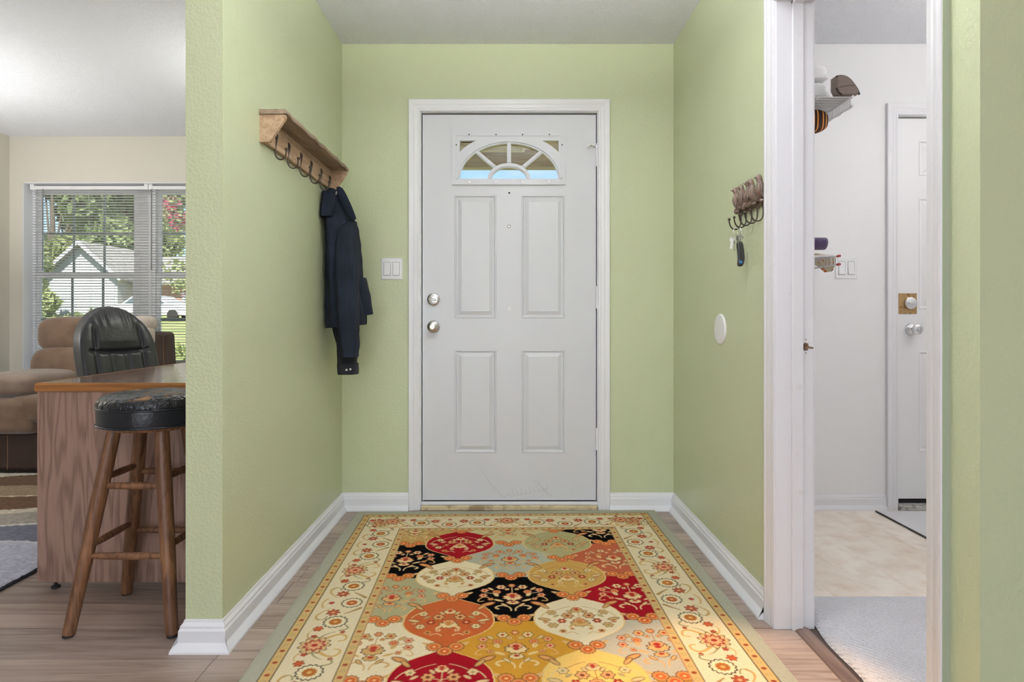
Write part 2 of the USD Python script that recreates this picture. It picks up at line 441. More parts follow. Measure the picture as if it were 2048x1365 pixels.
# ---------------------------------------------------------------- door casings, jambs
CAS = [(0, 0), (0, 0.008), (0.003, 0.0105), (0.010, 0.0115), (0.013, 0.0105), (0.018, 0.0125), (0.030, 0.0145), (0.033, 0.0135), (0.037, 0.0155), (0.050, 0.018), (0.0575, 0.018), (0.060, 0.016), (0.060, 0)]
t1 = Thing("trim_1", "white mitred casing and jamb around the front door", "door trim", kind="structure")
a, b, c = DX0 - 0.004, DX1 + 0.004, DZ + 0.004
for s in sweep([(a, 3.246, 0), (a, 3.246, c), (b, 3.246, c), (b, 3.246, 0)], CAS, (0, -1, 0), False):
    t1.part("casing", s, M["trim"], 25)
t1.part("jamb", box(DX0 - 0.018, DX0, 3.246, 3.40, 0, DZ + 0.018), M["trim"], False)
t1.part("jamb", box(DX1, DX1 + 0.018, 3.246, 3.40, 0, DZ + 0.018), M["trim"], False)
t1.part("jamb", box(DX0, DX1, 3.246, 3.40, DZ, DZ + 0.018), M["trim"], False)
t1.part("door_stop", cat(box(DX0, DX0 + 0.012, 3.312, 3.345, 0.03, DZ), box(DX1 - 0.012, DX1, 3.312, 3.345, 0.03, DZ), box(DX0, DX1, 3.312, 3.345, DZ - 0.012, DZ)), M["trim"], False)
M["sill_wood"] = look("rotten_threshold_wood", lin((204, 186, 150)), 0.8, (60, 0.002, 4), vary=(16, lin((150, 128, 98)), 0.45, 0.62))
t1.part("threshold", rbox(DX0, DX1, 3.225, 3.40, 0.0, 0.024, 0.004), M["sill_wood"], False, label="stained bare threshold under the front door")
t1.part("sill_strip", rbox(DX0, DX1, 3.244, 3.262, 0.024, 0.040, 0.003), M["trim"], False)

# the laundry doorway: casing on the hall side, jambs with a stop and an old strike
t2 = Thing("trim_2", "worn white casing and jamb of the open laundry doorway on the right", "door trim", kind="structure")
jn, jf, jh = JY0 + 0.018, JY1 - 0.018, JZ - 0.018
CAS2 = [(0, 0), (0, 0.007), (0.004, 0.0095), (0.020, 0.0115), (0.024, 0.0100), (0.028, 0.0125), (0.042, 0.0155), (0.046, 0.0145), (0.050, 0.0175), (0.057, 0.0175), (0.0585, 0.015), (0.0585, 0)]
for s in sweep([(0.869, jf + 0.004, 0), (0.869, jf + 0.004, jh + 0.004), (0.869, jn - 0.004, jh + 0.004), (0.869, jn - 0.004, 0)], CAS2, (-1, 0, 0), False):
    t2.part("casing", s, M["trim_worn"], 25)
for s in sweep([(0.985, jn - 0.004, 0), (0.985, jn - 0.004, jh + 0.004), (0.985, jf + 0.004, jh + 0.004), (0.985, jf + 0.004, 0)], CAS2, (1, 0, 0), False):
    t2.part("casing", s, M["trim_worn"], 25)
M["edge_shade"] = look("green_grey_edge_shade", lin((164, 172, 150)), 0.45)  # painted shade and green wall reflection on the white casing edge
t2.part("edge_shade", box(0.8535, 0.869, jn - 0.0645, jn - 0.0615, 0, jh + 0.06), M["edge_shade"], False, label="outer edge of the near casing with its green-grey shade painted on")
t2.part("jamb", rbox(0.866, 0.988, jf, JY1, 0, JZ, 0.0015), M["trim_worn"], False)
t2.part("jamb", rbox(0.866, 0.988, JY0, jn, 0, JZ, 0.0015), M["trim_worn"], False)
t2.part("jamb", rbox(0.866, 0.988, jn, jf, jh, JZ, 0.0015), M["trim_worn"], False)
t2.part("door_stop", rbox(0.915, 0.950, jf - 0.011, jf, 0, jh, 0.002), M["trim_worn"], False)
t2.part("door_stop", rbox(0.915, 0.950, jn, jn + 0.011, 0, jh, 0.002), M["trim_worn"], False)
t2.part("door_stop", rbox(0.915, 0.950, jn, jf, jh - 0.011, jh, 0.002), M["trim_worn"], False)
M["bare_wood"] = look("chipped_bare_wood", lin((138, 106, 74)), 0.8, (140, 0.002, 3), vary=(80, lin((84, 62, 44)), 0.45, 0.6))
strike = Polygon([(0.953, 0.905), (0.958, 0.900), (0.968, 0.902), (0.970, 0.909), (0.985, 0.906), (0.987, 0.911), (0.971, 0.914), (0.969, 0.924), (0.958, 0.926), (0.953, 0.918)])
t2.part("strike_hole", extrude_y(strike, jf - 0.0015, jf), M["bare_wood"], False, label="chipped brown hole where the strike plate was")
t2.part("screw_hole", cat(*[lathe([(0.002, 0), (0.002, 0.0012)], 8, "-y", (0.962, jf, z)) for z in (0.893, 0.936)]), M["bare_wood"], False)
M["reducer"] = look("grey_brown_reducer_strip", lin((126, 106, 96)), 0.5, grain=((30, 2, 30), lin((92, 74, 66)), 0.4, 0.7))
single("trim_4", extrude_along([(0.923, 0.0), (0.927, 0.006), (0.938, 0.009), (0.958, 0.009), (0.970, 0.004), (0.972, 0.0)], jn, jf, "y"), M["reducer"],
       "grey-brown wood reducer strip across the laundry doorway", "threshold strip", kind="structure", smooth=25)

# ---------------------------------------------------------------- front door
FY = 3.262                                            # room face of the slab
d1 = Thing("door_1", "white steel front door with four raised panels and a sunburst fanlight", "front door", (0.009, FY, 0.045), kind="structure")
sx0, sx1, sz0, sz1 = -0.447, 0.465, 0.045, 2.074
k = 380.4
PXX = lambda u: (u - 1015) / k
PZZ = lambda v: 1.008 - (v - 635) / k
slab = Polygon([(sx0, sz0), (sx1, sz0), (sx1, sz1), (sx0, sz1)])
panels = [(909, 993, 390, 637), (1043, 1130, 390, 637), (909, 993, 700, 907), (1043, 1130, 700, 907)]
cut = [sbox(PXX(u0), PZZ(v1), PXX(u1), PZZ(v0)) for u0, u1, v0, v1 in panels]
FX0, FX1, FZ0, FZ1 = -0.292, 0.304, 1.704, 1.978       # fanlight plate
cx, cz = PXX(1018), PZZ(358.5)
hole = sbox(FX0 + 0.03, FZ0 + 0.026, FX1 - 0.03, FZ1 - 0.026)
d1.part("slab", extrude_y(slab.difference(unary_union(cut + [hole])), FY, FY + 0.044), M["door"], False)
PP = [(0, 0.0), (0.003, 0.0028), (0.007, 0.0028), (0.011, -0.005), (0.017, -0.0062), (0.034, 0.0006), (0.037, 0.0018), (0.040, 0.0012)]
for s in cut:
    x0, z0, x1, z1 = s.bounds
    d1.part("panel", rect_loft(x0, x1, z0, z1, PP, FY, 0.044), M["door"], 12)


def ell(a, b, x=cx, z=cz, n=64):
    return Polygon([(x + a * math.cos(t), z + b * math.sin(t)) for t in np.linspace(0, 2 * math.pi, n, endpoint=False)])


upper = sbox(-2, cz, 2, 4)
inner = ell(0.258, 0.186).intersection(upper)
hub_o, hub_i = ell(0.112, 0.083).intersection(upper), ell(0.090, 0.060).intersection(upper)
spoke = sbox(cx - 0.0105, cz, cx + 0.0105, cz + 0.20)


def leg_of(ang):
    d = np.array([math.cos(ang), math.sin(ang)]); q = np.array([-d[1], d[0]]) * 0.0095
    p = np.array([cx, cz])
    return Polygon([p + q, p - q, p + d * 0.36 - q, p + d * 0.36 + q])


spokes = unary_union([spoke, leg_of(math.radians(40)), leg_of(math.radians(140))])
corners = sbox(PXX(920), PZZ(330), PXX(1117), PZZ(282)).difference(ell(0.321, 0.240)).difference(sbox(-0.16, 1, 0.178, 3))
glassed = unary_union([inner.difference(hub_o).difference(spokes), hub_i, corners])
plate = sbox(FX0, FZ0, FX1, FZ1)
d1.part("fanlight_frame", cat(extrude_y(plate.difference(glassed), FY - 0.009, FY + 0.012), extrude_y(plate.difference(sbox(FX0 + 0.022, FZ0 + 0.018, FX1 - 0.022, FZ1 - 0.018)), FY - 0.0125, FY - 0.009)), M["door"], False, label="moulded white frame of the fanlight")
arch = ell(0.279, 0.209).difference(ell(0.266, 0.194)).intersection(upper)
d1.part("sunburst_grille", cat(extrude_y(arch, FY - 0.016, FY - 0.009), extrude_y(ell(0.107, 0.078).difference(ell(0.095, 0.065)).intersection(upper), FY - 0.015, FY - 0.009),
                               extrude_y(affinity.scale(spokes.difference(hub_o).intersection(inner), 0.995, 0.995).buffer(-0.003), FY - 0.014, FY - 0.009)), M["door"], False)
for g in sorted(getattr(glassed, "geoms", [glassed]), key=lambda g: (g.centroid.x, g.centroid.y)):
    d1.part("pane", extrude_y(g.buffer(0.003), FY + 0.012, FY + 0.016), M["glass"], False)
SC = lathe([(0.0036, 0), (0.0036, 0.0012), (0.001, 0.0016)], 8, "-y")
for u, v in [(938.6, 270.4), (992, 270.4), (1045, 270.4), (1098.5, 270.4), (913, 291), (913, 356.5), (1124, 291), (1124, 356.5), (938.6, 364.8), (992, 364.8), (1045, 364.8), (1098.5, 364.8)]:
    s = SC.copy(); s.apply_translation((PXX(u), FY - 0.0125, PZZ(v)))
    d1.part("screw", s, M["steel"] if v > 300 else M["iron"], False)
for u, v, r, m in ((1018.5, 386, 0.0035, "dark"), (1018, 453, 0.006, "steel"), (1019, 618, 0.008, "plastic")):
    pr = [(r * 1.35, 0), (r * 1.35, 0.0015), (r, 0.0026), (r * 0.7, 0.0012), (0.0, 0.0012)]
    d1.part("viewer_hole" if r < 0.007 else "plug", lathe(pr, 14, "-y", (PXX(u), FY, PZZ(v))), M[m], 30)


def deadbolt(T, x, z, y, m, turn=8):
    p = T.part("deadbolt", lathe([(0.0335, 0), (0.0335, 0.006), (0.031, 0.012), (0.024, 0.0155), (0.0, 0.0165)], 36, "-y", (x, y, z)), m, 40)
    th = rbox(-0.017, 0.017, -0.012, 0.0, -0.0058, 0.0058, 0.004)
    th.apply_transform(trimesh.transformations.rotation_matrix(math.radians(turn), [0, 1, 0]))
    th.apply_translation((x, y - 0.0165, z))
    T.part("thumb_turn", th, m, 30, under=p)


def knob(T, x, z, y, m):
    p = T.part("door_knob", lathe([(0.0335, 0), (0.0335, 0.004), (0.030, 0.009), (0.017, 0.012), (0.0125, 0.016), (0.012, 0.028), (0.018, 0.034), (0.0255, 0.043), (0.0275, 0.052), (0.0255, 0.060), (0.019, 0.064), (0.012, 0.065), (0.011, 0.063), (0.0, 0.063)], 40, "-y", (x, y, z)), m, 40)
    T.part("lock_button", lathe([(0.0075, 0), (0.0075, 0.004), (0.006, 0.006), (0, 0.006)], 16, "-y", (x, y - 0.063, z)), m, 30, under=p)
    T.part("lock_slot", rbox(x - 0.005, x + 0.005, y - 0.0705, y - 0.068, z - 0.001, z + 0.001, 0.0004), m, False, under=p)


deadbolt(d1, PXX(867), PZZ(599.5), FY, M["steel"])
knob(d1, PXX(867), PZZ(654), FY, M["steel"])
for v0, v1 in ((290, 332), (575, 616), (859, 899)):
    z1, z0 = PZZ(v0), PZZ(v1)
    x = 0.4675
    h = d1.part("hinge", cat(*[lathe([(0.0062, 0), (0.0062, (z1 - z0) / 5 - 0.0008)], 12, "z", (x, FY - 0.006, z0 + j * (z1 - z0) / 5)) for j in range(5)],
                             lathe([(0.0045, 0), (0.0062, 0.003), (0.004, 0.007), (0, 0.008)], 12, "z", (x, FY - 0.006, z1)), lathe([(0, -0.006), (0.0045, -0.004), (0.005, 0)], 12, "z", (x, FY - 0.006, z0))), M["trim"], 30)
    d1.part("hinge_leaf", rbox(x - 0.004, x + 0.012, FY - 0.003, FY - 0.001, z0, z1, 0.0008), M["trim"], False, under=h)
zs = PZZ(295)
st = d1.part("hinge_pin_stop", cat(tube([(0.4675, FY - 0.006, zs), (0.425, FY - 0.030, zs + 0.003)], 0.003, 8), tube([(0.4675, FY - 0.006, zs), (0.486, FY - 0.022, zs)], 0.003, 8), lathe([(0.008, 0), (0.008, 0.006)], 12, "z", (0.4675, FY - 0.006, zs - 0.003))), M["steel"], 30)
d1.part("bumper", ball((0.422, FY - 0.031, zs + 0.003), 0.0075, 2, (1.2, 1, 1)), M["plastic"], True, under=st)
d1.part("sweep", rbox(sx0 + 0.004, sx1 - 0.004, FY + 0.002, FY + 0.010, 0.030, 0.046, 0.001), M["dark"], False)
M["scratch"] = look("scratched_paint", lin((196, 196, 199)), 0.5)
sw = []


def stroke(pts, r=0.0012, n=14):
    P = smooth_path([(PXX(u), FY - 0.0001, PZZ(v)) for u, v in pts], n)
    m = tube(P, r, 5); v = np.array(m.vertices); v[:, 1] = FY - 0.0001 + (v[:, 1] - FY) * 0.25; m.vertices = v
    return m


sw = [stroke([(962, 938), (970, 951), (980, 967), (992, 984)]), stroke([(971, 952), (981, 968), (990, 981)]), stroke([(988, 972), (997, 985), (1006, 993), (1014, 996)]), stroke([(1000, 987), (1008, 996), (1018, 989), (1022, 995)])]
for q in range(9):
    u0, v0 = 1020 + q * 8.2, 994 - q * 1.4
    sw.append(stroke([(u0 - 3, v0 - 9 - 5 * (q % 2)), (u0, v0 - 3), (u0 + 4, v0), (u0 + 8, v0 - 5)]))
sw += [stroke([(1068, 962), (1074, 964), (1080, 970)]), stroke([(1076, 968), (1087, 978), (1096, 988), (1104, 992)], 0.002), stroke([(1092, 970), (1095, 975), (1090, 980)]), stroke([(1141, 978), (1142, 984)])]
d1.part("scratch_marks", cat(*sw), M["scratch"], False, label="pale scribbled scratches low on the door")

# ---------------------------------------------------------------- laundry room's outer door
t3 = Thing("trim_3", "white casing around the laundry room's outer door", "door trim", kind="structure")
for s in sweep([(LX0 - 0.002, 3.246, 0), (LX0 - 0.002, 3.246, LZ + 0.004), (LX1 + 0.002, 3.246, LZ + 0.004), (LX1 + 0.002, 3.246, 0)], CAS, (0, -1, 0), False):
    t3.part("casing", s, M["trim"], 25)
t3.part("jamb", cat(box(LX0 - 0.012, LX0, 3.246, 3.40, 0, LZ), box(LX1, LX1 + 0.012, 3.246, 3.40, 0, LZ), box(LX0 - 0.012, LX1 + 0.012, 3.246, 3.40, LZ, LZ + 0.012)), M["trim"], False)
t3.part("threshold", rbox(LX0, LX1, 3.215, 3.40, 0.0, 0.026, 0.005), look("weathered_grey_sill", lin((190, 188, 184)), 0.6, (50, 0.002, 3), vary=(40, lin((128, 120, 112)), 0.5, 0.65)), False)
LY = 3.266
d2 = Thing("door_2", "white six-panel outer door of the laundry room with a brass deadbolt plate", "door", (2.05, LY, 0.05), kind="structure")
q0, q1 = LX0 + 0.006, LX1 - 0.004
lp = []
for xa, xb in ((2.166, 2.42), (2.51, 2.76)):
    for za, zb in ((1.755, 1.940), (1.050, 1.637), (0.300, 0.830)):
        lp.append(sbox(xa, za, xb, zb))
d2.part("slab", extrude_y(Polygon([(q0, 0.052), (q1, 0.052), (q1, LZ - 0.006), (q0, LZ - 0.006)]).difference(unary_union(lp)), LY, LY + 0.044), M["door2"], False)
for s in lp:
    x0, z0, x1, z1 = s.bounds
    d2.part("panel", rect_loft(x0, x1, z0, z1, PP, LY, 0.044), M["door2"], 12)
d2.part("sweep", box(q0, q1, LY + 0.004, LY + 0.014, 0.028, 0.053), M["dark"], False)
d2.part("deadbolt_plate", rbox(2.053, 2.155, LY - 0.003, LY, 1.026, 1.134, 0.001), M["brass"], False, label="worn square brass plate behind the deadbolt")
deadbolt(d2, 2.118, 1.082, LY - 0.003, M["chrome"], 10)
knob(d2, 2.125, 0.945, LY, M["chrome"])

# ---------------------------------------------------------------- living room window
w1 = Thing("window_1", "white twin sash window with grid bars in the living room", "window", (-2.9, 5.0, WZ0), kind="structure")
WY = 5.0
w1.part("reveal", cat(box(WX0 - 0.001, WX0 + 0.006, 4.905, WY, WZ0, WZ1), box(WX1 - 0.006, WX1, 4.905, WY, WZ0, WZ1), box(WX0, WX1, 4.905, WY, WZ1 - 0.006, WZ1)), M["trim"], False)
w1.part("sill", rbox(WX0, WX1, 4.880, WY, WZ0 - 0.016, WZ0 + 0.006, 0.003), M["trim"], False)
w1.part("mullion", rbox(-2.965, -2.868, WY, WY + 0.05, WZ0, WZ1, 0.003), M["trim"], False)
M["grid_bar"] = look("grey_grid_bar", lin((150, 156, 160)), 0.4)
for x0, x1 in ((WX0, -2.965), (-2.868, WX1)):
    w1.part("frame", extrude_y(sbox(x0, WZ0, x1, WZ1).difference(sbox(x0 + 0.03, WZ0 + 0.03, x1 - 0.03, WZ1 - 0.03)), WY, WY + 0.05), M["trim"], False)
    for z0, z1, y0 in ((1.322, WZ1 - 0.03, WY + 0.026), (WZ0 + 0.03, 1.371, WY + 0.008)):
        sash = w1.part("sash", extrude_y(sbox(x0 + 0.028, z0, x1 - 0.028, z1).difference(sbox(x0 + 0.062, z0 + 0.045, x1 - 0.062, z1 - 0.045)), y0, y0 + 0.018), M["trim"], False)
        w1.part("pane", box(x0 + 0.060, x1 - 0.060, y0 + 0.007, y0 + 0.011, z0 + 0.043, z1 - 0.043), M["glass"], False, under=sash)
        for j in (1, 2):
            x = x0 + 0.062 + (x1 - x0 - 0.124) * j / 3
            w1.part("grid_bar", box(x - 0.009, x + 0.009, y0 + 0.012, y0 + 0.017, z0 + 0.045, z1 - 0.045), M["grid_bar"], False, under=sash)
        z = (z0 + z1) / 2
        w1.part("grid_bar", box(x0 + 0.062, x1 - 0.062, y0 + 0.0125, y0 + 0.0165, z - 0.009, z + 0.009), M["grid_bar"], False, under=sash)
# ================================================================ the hall rug: pile with a woven pattern (colours per vertex)
class Canvas:
    def __init__(self, X, Y, base):
        self.x, self.y = X, Y
        self.c = np.empty((len(Y), len(X), 3)); self.c[:] = lin(base)

    def win(self, x0, x1, y0, y1):
        i0, i1 = np.searchsorted(self.x, (x0, x1)); j0, j1 = np.searchsorted(self.y, (y0, y1))
        return (slice(j0, j1), slice(i0, i1)), self.x[None, i0:i1], self.y[j0:j1, None]

    def put(self, w, d, col, soft=0.0016, a=1.0):
        """d: signed distance, negative inside."""
        m = np.clip(0.5 - d / (2 * soft), 0, 1)[..., None] * a
        self.c[w] = self.c[w] * (1 - m) + np.asarray(lin(col)) * m

    def ellipse(self, x, y, a, b, col, rot=0.0, al=1.0):
        r = max(a, b) + 0.004
        w, X, Y = self.win(x - r, x + r, y - r, y + r)
        if w[0].start >= w[0].stop or w[1].start >= w[1].stop:
            return
        c, s = math.cos(rot), math.sin(rot)
        u, v = (X - x) * c + (Y - y) * s, -(X - x) * s + (Y - y) * c
        self.put(w, (np.sqrt((u / a) ** 2 + (v / b) ** 2) - 1) * min(a, b), col, a=al)

    def petals(self, x, y, r, n, depth, col, sy=1.0, rot=0.0):
        w, X, Y = self.win(x - r * 1.3, x + r * 1.3, y - r * 1.3, y + r * 1.3)
        if w[0].start >= w[0].stop or w[1].start >= w[1].stop:
            return
        u, v = X - x, (Y - y) / sy
        th, rr = np.arctan2(v, u) + rot, np.hypot(u, v)
        self.put(w, rr - r * (1 - depth + depth * np.abs(np.cos(n * th / 2))), col)

    def line(self, pts, wd, col, taper=None):
        P = np.asarray(pts, float)
        if len(P) > 2:
            P = smooth_path(P, 10 + 5 * len(P))[:, :2] if P.shape[1] == 2 else P
        L = len(P)
        x0, y0 = P.min(0) - wd * 2 - .004; x1, y1 = P.max(0) + wd * 2 + .004
        w, X, Y = self.win(x0, x1, y0, y1)
        if w[0].start >= w[0].stop or w[1].start >= w[1].stop:
            return
        best = np.full(np.broadcast(X, Y).shape, 9.0)
        for i in range(L - 1):
            a, b = P[i], P[i + 1]
            d = b - a; l2 = d @ d + 1e-12
            t = np.clip(((X - a[0]) * d[0] + (Y - a[1]) * d[1]) / l2, 0, 1)
            q = wd
            if taper:
                s = (i + t) / (L - 1)
                q = wd * (taper[0] + (taper[1] - taper[0]) * s)
            best = np.minimum(best, np.hypot(X - a[0] - t * d[0], Y - a[1] - t * d[1]) - q)
        self.put(w, best, col)


RW, RL = 0.765, 2.31
rx = np.linspace(-RW, RW, 600)
ry = np.r_[np.linspace(-RL, -1.62, 70, endpoint=False), np.linspace(-1.62, 0, 630)]
EDGE, CREAM, GOLD, DK, RED, OCH, TAN, LEAF = (164, 162, 144), (218, 202, 166), (196, 164, 108), (44, 38, 28), (146, 50, 38), (164, 98, 44), (194, 156, 100), (146, 138, 96)
C = Canvas(rx, ry, EDGE)
X2, Y2 = np.meshgrid(rx, ry)
# distance inside the rug's rim
D = np.minimum(np.minimum(RW - np.abs(X2), -Y2), RL + Y2)
full = (slice(None), slice(None))
for lo, col in ((0.046, DK), (0.0495, GOLD), (0.080, DK), (0.0835, CREAM), (0.2530, DK), (0.2562, GOLD), (0.2840, (150, 84, 60)), (0.2865, (190, 176, 132))):
    C.put(full, lo - D, col)
FW = RW - 0.2875
# ---- field: ogee panels in staggered columns
DXC, DYC = 0.215, 0.345
K2 = {0: [(190, 178, 134), (164, 164, 144), (9, 8, 8), (188, 136, 46), (150, 56, 40), (200, 190, 150), (164, 164, 144)],
      -1: [(140, 18, 28), (222, 206, 168), (178, 88, 46), (140, 18, 28), (222, 206, 168), (168, 158, 116), (190, 145, 70)],
      1: [(164, 156, 112), (186, 146, 78), (222, 206, 170), (222, 184, 104), (140, 18, 28), (178, 88, 46), (164, 156, 112)],
      -2: [(184, 148, 88), (10, 9, 9), (164, 156, 118), (222, 206, 170), (178, 88, 46), (10, 9, 9), (188, 136, 46)],
      2: [(10, 9, 9), (172, 88, 60), (140, 18, 28), (178, 170, 150), (188, 136, 46), (164, 156, 118), (178, 88, 46)],
      -3: [(164, 156, 112)] * 7, 3: [(164, 156, 112)] * 7}
Y0E, Y0O = -0.297, -0.472                            # first even-column and odd-column centres


BULB = np.array([(-0.5, 0.085), (-0.45, 0.065), (-0.38, 0.13), (-0.30, 0.30), (-0.20, 0.52), (-0.10, 0.645), (0.0, 0.69), (0.12, 0.68), (0.24, 0.61), (0.33, 0.50), (0.40, 0.34), (0.45, 0.20), (0.5, 0.085)])


def half_width(phi):
    """Half the width of a bulb-shaped panel (odd columns) with its tail towards -y; even columns take what is left."""
    from scipy.interpolate import PchipInterpolator
    return PchipInterpolator(BULB[:, 0], BULB[:, 1])(phi)


infield = (np.abs(X2) < FW) & (Y2 < -0.2875) & (Y2 > -RL + 0.2875)
kf = np.floor(X2 / DXC).astype(int)
fx = X2 / DXC - kf
phiO = (Y2 - Y0O) / DYC
Wo = half_width(phiO - np.round(phiO))
Wl = np.where(kf % 2 != 0, Wo, 1 - Wo)
left = fx < Wl
kc = np.where(left, kf, kf + 1)
row = -np.round((Y2 - np.where(kc % 2 == 0, Y0E, Y0O)) / DYC).astype(int)
pal = np.zeros((7, 8, 3))
for kk, cols in K2.items():
    for r, col in enumerate(cols):
        pal[kk + 3, r] = lin(col)
    pal[kk + 3, 7] = lin(cols[1])
colr = pal[np.clip(kc, -3, 3) + 3, np.clip(row, 0, 7) % 8]
edge = np.abs(fx - Wl) * DXC
colr = np.where((edge < 0.0026)[..., None], np.asarray(lin((210, 176, 116))), colr)
C.c[infield] = colr[infield]
FIELD = C.c.copy()


def rosette(x, y, r, n=12, out=DK, pet=(220, 196, 150), mid=OCH, core=(214, 150, 80), sy=1.0):
    C.petals(x, y, r, n, 0.16, out, sy); C.petals(x, y, r * 0.87, n, 0.16, pet, sy)
    C.petals(x, y, r * 0.55, n, 0.12, mid, sy); C.ellipse(x, y, r * 0.2, r * 0.2 * sy, core)


def flower(x, y, r, pet, core, out=None):
    r = r * 1.3
    if out:
        C.petals(x, y, r * 1.18, 6, 0.3, out)
    C.petals(x, y, r, 6, 0.34, pet); C.ellipse(x, y, r * 0.36, r * 0.36, core)


def leaf(x, y, l, wd, rot, col, out=None):
    l, wd = l * 1.25, wd * 1.35
    if out:
        C.ellipse(x, y, l * 1.15, wd * 1.45, out, rot)
    C.ellipse(x, y, l, wd, col, rot); C.ellipse(x, y, l * 0.6, wd * 0.22, TAN, rot)


def palmette(x, y, r, light, red, out):
    r = r * 1.22
    C.petals(x, y - r * 0.25, r * 1.05, 9, 0.22, out, 0.72); C.petals(x, y - r * 0.25, r * 0.92, 9, 0.22, light, 0.72)
    C.petals(x, y + r * 0.28, r * 0.72, 7, 0.25, out, 0.7); C.petals(x, y + r * 0.28, r * 0.62, 7, 0.25, (214, 150, 104), 0.7)
    C.ellipse(x, y + r * 0.2, r * 0.3, r * 0.26, red); C.ellipse(x, y - r * 0.22, r * 0.26, r * 0.2, red)


def mirror(x, fn):
    for s in (-1, 1):
        fn(s)


